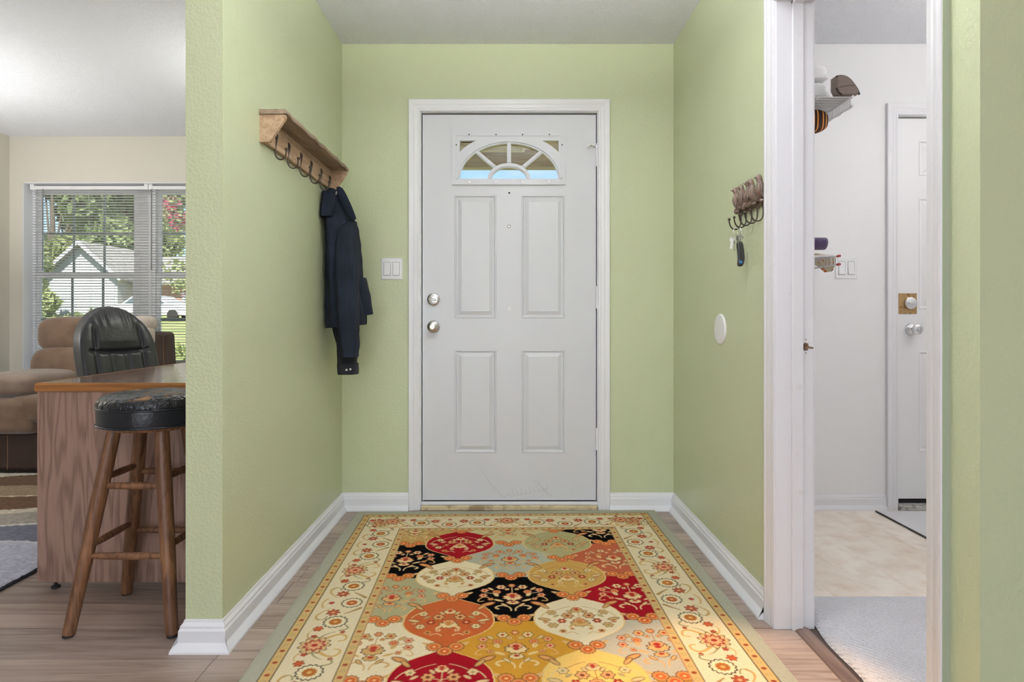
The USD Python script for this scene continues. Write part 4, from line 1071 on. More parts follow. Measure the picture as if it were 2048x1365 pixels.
bs.part("seat_band", lathe([(sr - 0.02, 0.652), (sr - 0.002, 0.655), (sr, 0.664), (sr + 0.001, 0.700), (sr, 0.712), (sr - 0.01, 0.714)], 64, "z", (*SC_, 0)), M["band"], 40)
a = np.linspace(0, 2 * np.pi, 65)
for z in (0.712, 0.657):
    bs.part("piping", tube(np.stack([SC_[0] + (sr + 0.001) * np.cos(a), SC_[1] + (sr + 0.001) * np.sin(a), np.full(65, z)], 1), 0.0035, 8, False), M["band"], 60)
bs.part("seat_base", lathe([(0, 0.640), (sr - 0.03, 0.640), (sr - 0.02, 0.655), (0, 0.66)], 48, "z", (*SC_, 0)), M["stool_wood"], 30)
feet = [np.array((-1.386, 1.956)), np.array((-1.058, 1.956)), np.array((-1.388, 2.258)), np.array((-1.058, 2.258))]
tops = [SC_ + (f - SC_) * np.array((0.47, 0.50)) for f in feet]
at = lambda q, z: np.r_[feet[q] + (tops[q] - feet[q]) * z / 0.648, z]
for q in range(4):
    zz = np.linspace(0.008, 0.648, 12)
    rr = np.interp(zz, [0.0, 0.25, 0.45, 0.648], [0.0185, 0.0225, 0.0235, 0.0215])
    l = bs.part("leg", tube([at(q, z) for z in zz], rr, 18), M["stool_wood"], 50)
    p = at(q, 0.0)
    bs.part("foot_glide", lathe([(0.015, 0), (0.0165, 0.003), (0.015, 0.010), (0.01, 0.012)], 16, "z", (p[0], p[1], 0)), M["rubber"], 30, under=l)
for za, zb, pairs in ((0.462, 0.462, ((0, 1), (2, 3))), (0.244, 0.244, ((0, 1), (2, 3))), (0.486, 0.486, ((0, 2), (1, 3))), (0.272, 0.272, ((0, 2), (1, 3)))):
    for i_, j_ in pairs:
        A, B = at(i_, za), at(j_, zb)
        bs.part("rung", tube([A + (B - A) * t for t in np.linspace(0.02, 0.98, 9)], [0.008, 0.0098, 0.0112, 0.0118, 0.012, 0.0118, 0.0112, 0.0098, 0.008], 12), M["stool_wood"], 50)

# ================================================================ desk
def oak(name, c, d, sc, r=0.4, ring=2.2, gl=0.0):
    return usdkit.material(stage, "/World/Looks/" + name, {"g": ("geometry", {}), "m": ("mapping", {"scale": sc}), "n": ("noise_texture", {"scale": 1.0, "detail": 2.0, "distortion": 0.3}),
        "k": ("math", {"math_type": "multiply", "value2": 44.0}), "f": ("math", {"math_type": "sine"}), "f2": ("map_range", {"from_min": -1.0, "from_max": 1.0}),
        "m2": ("mapping", {"scale": tuple(np.array(sc) * np.array((40, 40, 7)))}), "n2": ("noise_texture", {"scale": 1.0, "detail": 4.0}), "mm": ("math", {"math_type": "multiply_add", "value2": 0.30}), "h": ("math", {"math_type": "multiply", "value2": 0.75}),
        "r": ("rgb_ramp", {"ramp": [(0.25, d), (0.62, c), (0.9, tuple(1.08 * np.array(c)))]}), "p": ("principled_bsdf", {"roughness": r, "coat_weight": gl, "coat_roughness": 0.1})},
        [("g.position", "m.vector"), ("m.vector", "n.vector"), ("n.fac", "k.value1"), ("k.value", "f.value1"), ("f.value", "f2.value"), ("g.position", "m2.vector"), ("m2.vector", "n2.vector"), ("n2.fac", "h.value1"),
         ("f2.result", "mm.value1"), ("h.value", "mm.value3"), ("mm.value", "r.fac"), ("r.color", "p.base_color")], surface="p.BSDF")


M["desk_side"] = oak("brown_oak_laminate", lin((162, 130, 115)), lin((118, 90, 78)), (13.0, 13.0, 1.6), 0.45)
M["desk_top"] = oak("glossy_oak_laminate", lin((158, 124, 108)), lin((128, 96, 82)), (9.0, 1.2, 9.0), 0.14, gl=0.4)
M["desk_edge"] = look("honey_oak_edge", lin((176, 118, 62)), 0.35, grain=((3, 40, 60), lin((146, 92, 44)), 0.4, 0.7))
TX0, TX1, TY0, TY1 = -1.748, -0.995, 2.292, 3.82
dk = Thing("desk", "wooden office desk with a glossy oak top, seen end-on behind the stool", "desk", ((TX0 + TX1) / 2, (TY0 + TY1) / 2, 0))
dk.part("desktop", rbox(TX0 + 0.008, TX1, TY0 + 0.008, TY1, 0.732, 0.764, 0.003), M["desk_top"], False)
for s in sweep([(TX0 + 0.012, TY1, 0), (TX0 + 0.012, TY0 + 0.012, 0), (TX1, TY0 + 0.012, 0)], [(0, 0.732), (0.010, 0.732), (0.013, 0.737), (0.013, 0.757), (0.008, 0.7645), (0, 0.7645)], up, True):
    dk.part("edge_band", s, M["desk_edge"], 30, label="honey-coloured oak edge band")
for y0 in (TY0 + 0.006, TY1 - 0.03):
    dk.part("end_panel", rbox(TX0 + 0.004, TX1 - 0.004, y0, y0 + 0.024, 0.024, 0.732, 0.0015), M["desk_side"], False)
dk.part("modesty_panel", box(TX1 - 0.06, TX1 - 0.04, TY0 + 0.03, TY1 - 0.03, 0.20, 0.732), M["desk_side"], False)
for y in (TY0 + 0.018, TY1 - 0.018):
    for x in (TX0 + 0.065, TX1 - 0.065):
        dk.part("glide", lathe([(0.014, 0), (0.016, 0.004), (0.014, 0.008), (0.006, 0.010), (0.006, 0.026)], 18, "z", (x, y, 0)), M["rubber"], 30)

# ================================================================ office chair
M["leather"] = look("black_chair_leather", lin((50, 50, 54)), 0.36, (55, 0.0012, 4))
oc = Thing("office_chair", "black leather office chair with a tufted high back behind the desk", "office chair", (-2.135, 3.46, 0.013), 56, local=True)


def backrest(s, t):
    """One closed skin: s runs round the back from front to rear, t up."""
    a = s * 2 * np.pi
    hz = 0.62 * t
    w = 0.155 + 0.045 * np.sin(np.pi * np.clip(t * 0.95, 0, 1) ** 0.9)
    k = np.clip((t - 0.62) / 0.38, 0, 1)
    w = w * np.sqrt(np.clip(1 - k ** 2.5, 0.0004, 1))
    th = 0.062 * np.sqrt(np.clip(1 - np.clip((t - 0.80) / 0.20, 0, 1) ** 2.2, 0.001, 1))
    c, sn = np.cos(a), np.sin(a)
    x = w * np.sign(c) * np.abs(c) ** 0.62
    y = -th * np.sign(sn) * np.abs(sn) ** 0.55
    u = x / 0.205
    front = np.clip(sn, 0, 1) ** 0.3
    gro = lambda d, q: np.exp(-(d / q) ** 2)
    seam = 0.60 - 0.03 * np.cos(np.clip(u, -1, 1) * 1.5)
    inner = np.clip((0.62 - np.abs(u)) / 0.1, 0, 1)
    g = 0.020 * gro(t - seam, 0.016) * np.clip((0.8 - np.abs(u)) / 0.12, 0, 1)
    below = np.clip((seam - t) / 0.03, 0, 1)
    g = g + 0.017 * below * (gro(u - 0.19, 0.05) + gro(u + 0.19, 0.05)) + 0.018 * below * (gro(u - 0.60, 0.05) + gro(u + 0.60, 0.05))
    above = np.clip((t - seam) / 0.03, 0, 1) * np.clip((0.86 - t) / 0.1, 0, 1)
    g = g + 0.018 * above * gro(np.abs(u) - 0.60 + 0.25 * np.clip(t - 0.66, 0, 1), 0.045)
    g = g + 0.004 * np.sin(u * 34 + t * 5) * np.clip((t - 0.78) / 0.12, 0, 1)
    puff = 0.022 * np.cos(np.clip(u / 0.6, -1, 1) * 1.4) * np.clip((t - seam) / 0.1, 0, 1)
    y = y + front * (g - puff * (sn > 0))
    y = y + 0.34 * hz + 0.045 * (np.abs(u) ** 2) * -1.0 * (sn > 0)
    return np.stack([x, y, 0.46 + hz * 0.965], -1)


gm = grid_mesh(backrest, 161, 90)
oc.part("backrest", gm, M["leather"], 75)
oc.part("seat", superbox((0, -0.27, 0.46), (0.25, 0.26, 0.065), 0.4, 48, 20), M["leather"], 70)
oc.part("seat_plate", rbox(-0.12, 0.12, -0.38, -0.06, 0.375, 0.40, 0.004), M["rubber"], False)
oc.part("back_bracket", tube([(0, -0.1, 0.385), (0, 0.06, 0.40), (0, 0.12, 0.52), (0, 0.17, 0.66)], 0.022, 10, True, 0.5), M["rubber"], 50)
for s in (-1, 1):
    oc.part("armrest", tube(smooth_path([(s * 0.22, -0.20, 0.40), (s * 0.30, -0.22, 0.46), (s * 0.31, -0.36, 0.63), (s * 0.31, -0.24, 0.655), (s * 0.31, -0.02, 0.65)], 24), 0.019, 10), M["rubber"], 60)
oc.part("gas_column", lathe([(0.03, 0.10), (0.03, 0.24), (0.018, 0.245), (0.018, 0.38)], 20, "z", (0, -0.22, 0)), M["rubber"], 30)
for q in range(5):
    an = q * 2 * math.pi / 5 + 0.3
    d = np.array((math.cos(an), math.sin(an), 0))
    c0 = np.array((0, -0.22, 0))
    b = oc.part("base_leg", tube([c0 + d * 0.02 + (0, 0, 0.125), c0 + d * 0.16 + (0, 0, 0.11), c0 + d * 0.29 + (0, 0, 0.085)], [0.024, 0.020, 0.014], 10), M["rubber"], 50)
    e_ = c0 + d * 0.29
    cs = lathe([(0.0, -0.022), (0.024, -0.022), (0.027, -0.016), (0.027, 0.016), (0.024, 0.022), (0, 0.022)], 18, "+x")
    cs.apply_translation((e_[0], e_[1], 0.0275 + 0.012))
    oc.part("caster", cs, M["rubber"], 40, under=b)

# ================================================================ recliner with a pillow
M["suede"] = look("tan_microsuede", lin((132, 106, 86)), 0.95, (30, 0.002, 3), vary=(6, lin((110, 86, 68)), 0.4, 0.65), sheen=0.35)
M["suede2"] = look("grey_tan_microsuede", lin((142, 124, 110)), 0.95, (30, 0.002, 3), vary=(7, lin((122, 102, 88)), 0.4, 0.65), sheen=0.35)
M["brown_leather"] = look("dark_brown_leatherette", lin((62, 44, 36)), 0.6, (80, 0.001, 3))
M["shell"] = look("grey_brown_shell_fabric", lin((92, 78, 72)), 0.8, (120, 0.001, 2))
M["thread"] = look("tan_thread", lin((160, 120, 90)), 0.8)
rc = Thing("recliner", "tan microsuede recliner with dark brown sides below the window", "recliner", (-2.95, 4.35, 0))
rc.part("base", rbox(-3.40, -2.47, 3.985, 4.66, 0.02, 0.27, 0.02), M["brown_leather"], 20, label="dark brown leatherette base")
for x in (-3.215, -2.65):
    rc.part("stitching", box(x, x + 0.003, 3.9835, 3.986, 0.03, 0.25), M["thread"], False)
rc.part("seat_cushion", superbox((-2.95, 4.22, 0.42), (0.27, 0.30, 0.10), 0.45, 40, 20, 0.02), M["suede"], 70)
for s, xc in ((-1, -3.205), (1, -2.58)):
    hw = 0.215 if s < 0 else 0.125
    rc.part("arm_front", superbox((xc, 4.24, 0.375), (hw, 0.325, 0.125), 0.36, 48, 24, 0.02, 5), M["suede"], 70)
    rc.part("arm_pad", superbox((xc + 0.01 * s, 4.26, 0.565), (hw + 0.012, 0.32, 0.085), 0.55, 48, 24, 0.05, 5, 3), M["suede2"], 70, label="puffed grey-tan arm pad")


def wing(x0, x1, xt0, xt1, y0, y1, z0, z1):
    """A panel that narrows upwards with rounded upper corners."""
    hull = []
    for (x, z, r) in ((x0, z0, 0.02), (x1, z0, 0.02), (xt0, z1 - 0.03, 0.03), (xt1, z1 - 0.03, 0.03)):
        for y in (y0 + r, y1 - r):
            hull.append(ball((x + (r if x in (x0, xt0) else -r), y, z), r, 2).vertices)
    return trimesh.convex.convex_hull(np.vstack(hull))


rc.part("back_shell", wing(-3.44, -2.43, -3.33, -2.47, 4.53, 4.62, 0.06, 0.90), M["shell"], 40, label="dark grey-brown back shell")
rc.part("shell_stitching", cat(tube([(-2.505, 4.529, 0.45), (-2.515, 4.529, 0.87)], 0.002, 5)), M["thread"], 30)
rc.part("back_cushion", superbox((-3.00, 4.47, 0.60), (0.375, 0.15, 0.205), 0.42, 56, 30, 0.02, 5, 2), M["suede"], 70)
rc.part("head_cushion", superbox((-3.03, 4.50, 0.885), (0.325, 0.14, 0.130), 0.5, 56, 30, 0.02, 5, 4), M["suede"], 70)
M["pillow"] = look("pale_pink_beige_cloth", lin((214, 200, 190)), 0.95, (60, 0.002, 3))
pl = Thing("throw_pillow", "pale beige rolled cushion on the recliner's upper corner", "pillow", (-2.60, 4.42, 0.76))
pl.part("cushion", superbox((-2.585, 4.40, 0.965), (0.085, 0.07, 0.055), 0.7, 36, 20, 0.05, 12, 6), M["pillow"], 70)
pl.part("lower_fold", superbox((-2.565, 4.38, 0.87), (0.065, 0.05, 0.085), 0.7, 36, 20, 0.05, 12, 8), M["pillow"], 70)

# ---------------------------------------------------------------- living room rug
lx, ly = np.linspace(-3.75, -1.865, 180), np.linspace(1.75, 3.95, 260)
LX, LY_ = np.meshgrid(lx, ly)
bandpos = LY_ + 0.06 * np.sin(LX * 3.2) + 0.03 * np.sin(LX * 7 + 1) - 0.10 * (LX + 1.87)
stops = [(0, (188, 188, 200)), (2.70, (206, 206, 212)), (2.72, (124, 126, 138)), (2.94, (214, 210, 204)), (2.965, (170, 162, 150)), (3.17, (206, 196, 176)), (3.245, (116, 92, 74)), (3.50, (206, 190, 164)), (3.52, (150, 132, 110)), (3.74, (108, 88, 72)), (4.0, (190, 184, 170))]
colL = np.zeros(LX.shape + (3,))
for z0_, c_ in stops:
    colL[bandpos >= z0_] = lin(c_)
colL *= (0.82 + 0.36 * rng.random(LX.shape))[..., None]
hgt = 0.012 + 0.004 * rng.random(LX.shape)
VV = np.stack([LX, LY_, hgt], -1).reshape(-1, 3) - np.array((-2.8, 2.85, 0))
i = np.arange(259)[:, None] * 180 + np.arange(179)[None]
QQ = np.stack([i, i + 1, i + 181, i + 180], -1).reshape(-1, 4)
lr = Thing("area_rug", "shaggy living room rug with wavy grey, white, tan and brown bands", "rug", (-2.8, 2.85, 0), local=True)
coloured(lr, "pile", VV, QQ, colL, M["rug"], "yarn")
lr.part("binding", cat(*[tube(np.array(p) - np.array((-2.8, 2.85, 0)), 0.006, 8) for p in ([(-1.865, 1.75, .006), (-1.865, 3.95, .006)], [(-3.75, 1.75, .006), (-3.75, 3.95, .006)], [(-3.75, 1.75, .006), (-1.865, 1.75, .006)], [(-3.75, 3.95, .006), (-1.865, 3.95, .006)])]),
        look("dark_rug_binding", lin((52, 50, 56)), 0.9), 60)

# ---------------------------------------------------------------- mini blinds
M["slat"] = look("white_blind_slat", lin((226, 226, 224)), 0.45, thru=0.25)
M["cord"] = look("white_cord", lin((214, 214, 210)), 0.7)
M["wand"] = look("clear_grey_wand", lin((120, 122, 122)), 0.3)


def blind(label, x0, x1, y, wand_x, zb):
    t = Thing("mini_blind", label, "window blind", ((x0 + x1) / 2, y, zb), group=None)
    t.part("headrail", rbox(x0, x1, y - 0.014, y + 0.014, 2.028, 2.056, 0.002), M["plastic"], False)
    for x in (x0 - 0.004, x1 - 0.028):
        t.part("mounting_bracket", rbox(x, x + 0.032, y - 0.018, y + 0.016, 2.026, 2.070, 0.002), M["plastic"], False)
    n = int((2.015 - zb) / 0.0215)
    for q in range(n):
        z = 2.012 - q * 0.0215
        ang = 0.16 + 0.03 * math.sin(q * 1.7)
        rows = []
        for x in np.linspace(x0 + 0.006, x1 - 0.006, 7):
            sag = 0.0012 * math.sin((x - x0) * 9 + q * 0.4)
            cs = []
            for wv, h in ((-0.0125, -0.0012), (0.0, 0.0012), (0.0125, -0.0012)):
                cs.append((x, y + wv * math.cos(ang) - h * math.sin(ang), z + sag - wv * math.sin(ang) + h))
            cs += [(c[0], c[1], c[2] - 0.0007) for c in cs[::-1]]
            rows.append(cs)
        t.part("slat", loft(rows), M["slat"], False)
    t.part("bottom_rail", rbox(x0 + 0.004, x1 - 0.004, y - 0.012, y + 0.012, zb - 0.010, zb + 0.004, 0.002), M["plastic"], False)
    for k_ in (0.10, 0.5, 0.9):
        xx = x0 + (x1 - x0) * k_
        t.part("ladder_cord", cat(*[tube([(xx, y + s * 0.0125, 2.03), (xx, y + s * 0.0125, zb)], 0.0008, 4) for s in (-1, 1)]), M["cord"], 60)
    t.part("tilt_wand", tube([(wand_x, y - 0.018, 2.03), (wand_x, y - 0.020, 1.385)], 0.0035, 6), M["wand"], 60)


blind("white mini blind over the left window half behind the office chair", -3.80, -2.868, 4.955, -3.70, 0.632)
blind("white mini blind over the right window half beside the green wall end", -2.856, -1.96, 4.955, -2.835, 0.632)
# ================================================================ laundry room
M["wire"] = look("white_coated_wire", lin((232, 232, 234)), 0.35)
M["cap_red"] = look("faded_red_cap", lin((176, 70, 66)), 0.5)


def wire_shelf(label, x1, y0, y1, z, lip, cap):
    t = Thing("wire_shelf", label, "shelf", (0.985, y0, z))
    wires = []
    for y in np.arange(y0 + 0.006, y1, 0.0254):
        wires.append(tube([(0.987, y, z), (x1 - 0.004, y, z), (x1, y, z - 0.004), (x1, y, z - lip)], 0.0014, 5))
    t.part("deck_wires", cat(*wires), M["wire"], 60, kind="stuff")
    for x, zz in ((0.990, z - 0.003), ((x1 + 0.985) / 2, z - 0.003), (x1 + 0.001, z - 0.002), (x1 + 0.001, z - lip)):
        t.part("rail", tube([(x, y0, zz), (x, y1, zz)], 0.0028, 8), M["wire"], 60)
    for zz in (z - 0.002, z - lip):
        t.part("end_cap", tube([(x1 + 0.001, y0 - 0.006, zz), (x1 + 0.001, y0 + 0.012, zz)], 0.0048, 10), cap, 50)
    for y in (y0 + 0.32, y1 - 0.15):
        t.part("brace", tube([(x1 - 0.006, y, z - lip + 0.002), (0.992, y, z - 0.26)], 0.0042, 8), M["wire"], 60)
    return t


wire_shelf("white wire shelf at switch height holding the purple towel", 1.258, 2.355, 3.20, 1.243, 0.034, M["cap_red"])
wire_shelf("high white wire shelf under the folded towels", 1.222, 2.20, 3.20, 1.792, 0.034, M["wire"])
M["purple"] = look("purple_terry", lin((82, 62, 104)), 0.98, (260, 0.004, 3), sheen=0.4)
M["terry"] = look("white_terry", lin((244, 244, 244)), 0.98, (240, 0.003, 3), sheen=0.3)


def roll(c, r, l, n=30, m=20, seed=0):
    """A rolled towel along x with soft ends."""
    rings = []
    for q in range(m):
        t = q / (m - 1)
        x = c[0] - l / 2 + l * t
        k = min(1.0, (1 - abs(2 * t - 1)) / 0.14)
        rr = r * math.sqrt(max(0.02, 1 - (1 - k) ** 2))
        a = np.linspace(0, 2 * np.pi, n, endpoint=False)
        f = 1 + 0.04 * np.sin(3 * a + seed) + 0.03 * np.sin(t * 9 + a * 2)
        rings.append(np.stack([np.full(n, x), c[1] + rr * f * np.cos(a) * 1.05, c[2] + rr * f * np.sin(a) * 0.94], 1))
    return loft(rings)


single("rolled_towel", roll((1.16, 2.43, 1.297), 0.0265, 0.185), M["purple"], "small rolled purple towel on the lower wire shelf", "towel", smooth=70)
M["print"] = usdkit.material(stage, "/World/Looks/orange_print_cloth", {"g": ("geometry", {}), "n": ("noise_texture", {"scale": 34.0, "detail": 1.5, "distortion": 1.0}),
    "r": ("rgb_ramp", {"ramp": [(0.0, lin((226, 216, 190))), (0.56, lin((226, 214, 186))), (0.58, lin((214, 118, 60))), (0.64, lin((196, 92, 44))), (0.66, lin((150, 196, 200))), (0.70, lin((232, 222, 200)))]}), "p": ("principled_bsdf", {"roughness": 0.9})},
    [("g.position", "n.vector"), ("n.fac", "r.fac"), ("r.color", "p.base_color")], surface="p.BSDF")


def drape(x0, x1, y0, y1, z, over, bulge=0.016, n=40):
    """A folded cloth that lies on a shelf and hangs over its front edge."""
    def fn(s, t):
        L = (x1 - x0) + over
        d = s * L
        x = np.where(d < x1 - x0, x0 + d, x1 + 0.006 * np.sin(np.clip(d - (x1 - x0), 0, 1) * 60))
        h = np.where(d < x1 - x0, z + bulge * (0.5 + 0.5 * np.sin(t * 9 + d * 20)) * np.clip((x1 - x0 - d) / 0.03, 0.15, 1), z - (d - (x1 - x0)))
        y = y0 + (y1 - y0) * t * (1 - 0.75 * np.clip((d - (x1 - x0)) / max(over, 1e-3), 0, 1)) + 0.004 * np.sin(s * 14)
        return np.stack([x, y, h], -1)
    a = grid_mesh(fn, n, 24)
    b = a.copy(); b.vertices = b.vertices - np.array((0.003, 0, 0.003)); b.invert()
    return cat(a, b)


single("folded_cloth", drape(0.995, 1.266, 2.405, 2.62, 1.249, 0.060), M["print"], "orange and cream patterned cloth drooping off the lower wire shelf", "cloth", smooth=70)
for q, (z, lab) in enumerate(((1.812, "lower folded white towel on the high wire shelf"), (1.878, "upper folded white towel on top of the other"))):
    m = superbox((1.088, 2.395, z + 0.031), (0.102, 0.130, 0.0325 if q == 0 else 0.031), 0.42, 44, 22, 0.03, 12, q)
    t = Thing("folded_towel", lab, "towel", (1.088, 2.395, z))
    t.part("fold", m, M["terry"], 70)
    t.part("fold_edge", superbox((1.088, 2.300, z + 0.016), (0.098, 0.034, 0.014), 0.5, 36, 14, 0.03, 12, q + 4), M["terry"], 70)
M["cap"] = look("grey_brown_suede", lin((138, 124, 116)), 0.9, (90, 0.001, 3))
M["cap_rim"] = look("dark_brown_piping", lin((52, 38, 36)), 0.6)
hp = Thing("suede_bag", "grey-brown suede bag with dark piping lying at the near end of the high shelf", "bag", (1.20, 2.27, 1.795))
curve = smooth_path([(1.172, 1.866), (1.184, 1.869), (1.199, 1.868), (1.216, 1.860), (1.234, 1.840), (1.248, 1.818), (1.254, 1.802)], 22)
sect = np.vstack([curve, [(1.240, 1.7975), (1.215, 1.7965), (1.190, 1.7965), (1.180, 1.806), (1.172, 1.822)]])
mid_ = sect.mean(0)
rows = []
for y_, k_ in ((2.206, 0.90), (2.210, 0.97), (2.218, 1.0), (2.248, 1.0), (2.256, 0.9)):
    q_ = mid_ + (sect - mid_) * k_
    rows.append(np.stack([q_[:, 0], np.full(len(q_), y_), q_[:, 1] + 0.004], 1))
hp.part("body", loft(rows), M["cap"], 40)
hp.part("piping", tube(np.stack([curve[:, 0], np.full(22, 2.210), curve[:, 1]], 1), 0.0034, 8), M["cap_rim"], 60, label="dark brown piping along the curved edge")
hp.part("bottom_piping", tube([(1.172, 2.210, 1.826), (1.180, 2.210, 1.810), (1.191, 2.210, 1.801)], 0.0028, 8), M["cap_rim"], 60)
sm = smooth_path([(1.180, 1.826), (1.205, 1.832), (1.236, 1.834)], 12)
hp.part("seam", tube(np.stack([sm[:, 0], np.full(12, 2.2055), sm[:, 1]], 1), 0.0009, 5), M["cap_rim"], 60)
M["plastic_bag"] = usdkit.material(stage, "/World/Looks/clear_white_plastic", {"t": ("translucent_bsdf", {"color": (0.8, 0.8, 0.8)}), "p": ("principled_bsdf", {"base_color": (0.78, 0.78, 0.78), "roughness": 0.25}), "m": ("mix_closure", {"fac": 0.4}),
    "g": ("geometry", {}), "n": ("noise_texture", {"scale": 60.0, "detail": 3.0}), "b": ("bump", {"strength": 0.8, "distance": 0.004})}, [("p.BSDF", "m.closure1"), ("t.BSDF", "m.closure2"), ("g.position", "n.vector"), ("n.fac", "b.height"), ("b.normal", "p.normal")], surface="m.closure")


def liner(s, t):
    y = 2.215 + 0.42 * t
    x = 1.03 + (1.228 - 1.03) * s
    z = 1.796 - 0.040 * np.clip((s - 0.86) / 0.14, 0, 1) + 0.001 * np.sin(t * 30 + s * 11)
    return np.stack([np.where(s > 0.86, 1.2285 + 0.002 * np.sin(t * 40), x), y, z], -1)


a = grid_mesh(liner, 24, 30); b = a.copy(); b.vertices = b.vertices - np.array((0, 0, 0.0015)); b.invert()
single("plastic_liner", cat(a, b), M["plastic_bag"], "crinkled whitish plastic sheet over the front of the high shelf", "plastic sheet", smooth=60)
M["stripe"] = usdkit.material(stage, "/World/Looks/orange_brown_stripes", {"g": ("geometry", {}), "w": ("wave_texture", {"wave_type": "bands", "bands_direction": "x", "scale": 9.0, "distortion": 1.2}),
    "r": ("rgb_ramp", {"ramp": [(0.0, lin((48, 30, 24))), (0.42, lin((70, 42, 28))), (0.48, lin((214, 130, 50))), (0.8, lin((232, 160, 84))), (0.86, lin((60, 38, 28)))]}), "p": ("principled_bsdf", {"roughness": 0.9})},
    [("g.position", "w.vector"), ("w.fac", "r.fac"), ("r.color", "p.base_color")], surface="p.BSDF")
single("striped_scarf", superbox((1.100, 2.315, 1.738), (0.090, 0.038, 0.042), 0.6, 40, 22, 0.06, 12, 3), M["stripe"], "orange and dark brown striped scarf slung below the high shelf", "scarf", smooth=70)
M["mat"] = usdkit.material(stage, "/World/Looks/grey_loop_mat", {"g": ("geometry", {}), "w": ("wave_texture", {"bands_direction": "diagonal", "scale": 26.0, "distortion": 1.6, "detail": 2.0}), "n": ("noise_texture", {"scale": 170.0, "detail": 3.0}),
    "a": ("math", {"math_type": "multiply_add", "value2": 0.55}), "b": ("bump", {"strength": 1.0, "distance": 0.007}), "r": ("rgb_ramp", {"ramp": [(0.2, lin((206, 206, 212))), (0.7, lin((234, 234, 238)))]}), "p": ("principled_bsdf", {"roughness": 0.95})},
    [("g.position", "w.vector"), ("g.position", "n.vector"), ("w.fac", "a.value1"), ("n.fac", "a.value3"), ("a.value", "b.height"), ("b.normal", "p.normal"), ("n.fac", "r.fac"), ("r.color", "p.base_color")], surface="p.BSDF")


def mat_mesh(x0, x1, y0, y1, h, rip=0.0, n=70, m=90, skew=0.0):
    def fn(s, t):
        y = y0 + (y1 - y0) * t; xa = x0 + skew * np.clip((y - 1.70) / 0.45, 0, 1); x = xa + (x1 - xa) * s
        ed = np.minimum(np.minimum(s, 1 - s) * (x1 - x0), np.minimum(t, 1 - t) * (y1 - y0))
        z = h * np.clip(ed / 0.012, 0.05, 1) ** 0.5 + rip * np.exp(-s * (x1 - x0) / 0.05) * (0.5 + 0.5 * np.sin((x + 0.25 * y) * 260)) * np.clip(ed / 0.02, 0, 1)
        x = x + 0.006 * np.sin(t * 17)
        return np.stack([x, y, np.maximum(z, 0.001)], -1)
    return grid_mesh(fn, n, m)


lm = Thing("bath_mat", "grey loop-pile mat just inside the laundry doorway", "mat", (1.4, 1.7, 0))
lm.part("pile", mat_mesh(0.976, 1.86, 1.31, 2.222, 0.012, 0.010, 140, 90, 0.030), M["mat"], True)
fm = Thing("bath_mat", "light grey flat mat with a dark edge before the laundry's outer door", "mat", (2.3, 2.85, 0))
fm.part("pile", mat_mesh(1.905, 2.72, 2.55, 3.205, 0.010, 0, 60, 60), look("light_grey_mat", lin((226, 226, 228)), 0.95, (200, 0.003, 3)), True)
fm.part("binding", tube([(1.905, 2.55, .004), (1.905, 3.205, .004)], 0.0045, 8), look("dark_mat_edge", lin((74, 70, 66)), 0.9), 60)
# ================================================================ unseen lamps, most of them added as fill (above and behind the view)
for k, (p, r, i_, ru, iu, c_) in LAMPS.items():
    stand = k == "living room"
    lp_ = Thing("added_floor_lamp" if stand else "unseen_pendant_lamp", f"unseen steel {'added uplight floor lamp' if stand else 'bowl pendant lamp'} lighting the {k}", "floor lamp" if stand else "pendant lamp", (p[0], p[1], 0 if stand else ZC))
    zb = p[2] + r + 0.05
    lp_.part("bowl", lathe([(0.0, zb - 0.040), (0.05, zb - 0.040), (ru, zb - 0.012), (ru + 0.02, zb + 0.012), (ru + 0.016, zb + 0.012), (ru - 0.004, zb - 0.006), (0.0, zb - 0.01)], 40, "z", (p[0], p[1], 0)), M["steel"], 40)
    if stand:
        lp_.part("pole", tube([(p[0], p[1], 0.02), (p[0], p[1], p[2] - r - 0.005)], 0.012, 10), M["steel"], 40)
        lp_.part("base", lathe([(0.0, 0), (0.14, 0), (0.14, 0.012), (0.03, 0.03), (0.012, 0.05), (0, 0.05)], 36, "z", (p[0], p[1], 0.0)), M["steel"], 40)
    else:
        lp_.part("canopy", lathe([(0.0, 2.44), (0.06, 2.44), (0.058, 2.425), (0.03, 2.412), (0.006, 2.41)], 32, "z", (p[0], p[1], 0)), M["steel"], 40)
        lp_.part("stem", cat(*[tube([(p[0], p[1], 2.415), (p[0] + ru * math.cos(q), p[1] + ru * math.sin(q), zb + 0.01)], 0.003, 6) for q in (0.5, 2.6, 4.7)]), M["steel"], 40)

dl = Thing("fill_spot", "ring of a warm spot added in the ceiling by the laundry doorway", "fill_spot", (0.62, 1.58, 2.44))
dl.part("trim_ring", lathe([(0.075, 2.44), (0.075, 2.436), (0.055, 2.434), (0.052, 2.439)], 32, "z", (0.62, 1.58, 0)), M["trim"], 40)

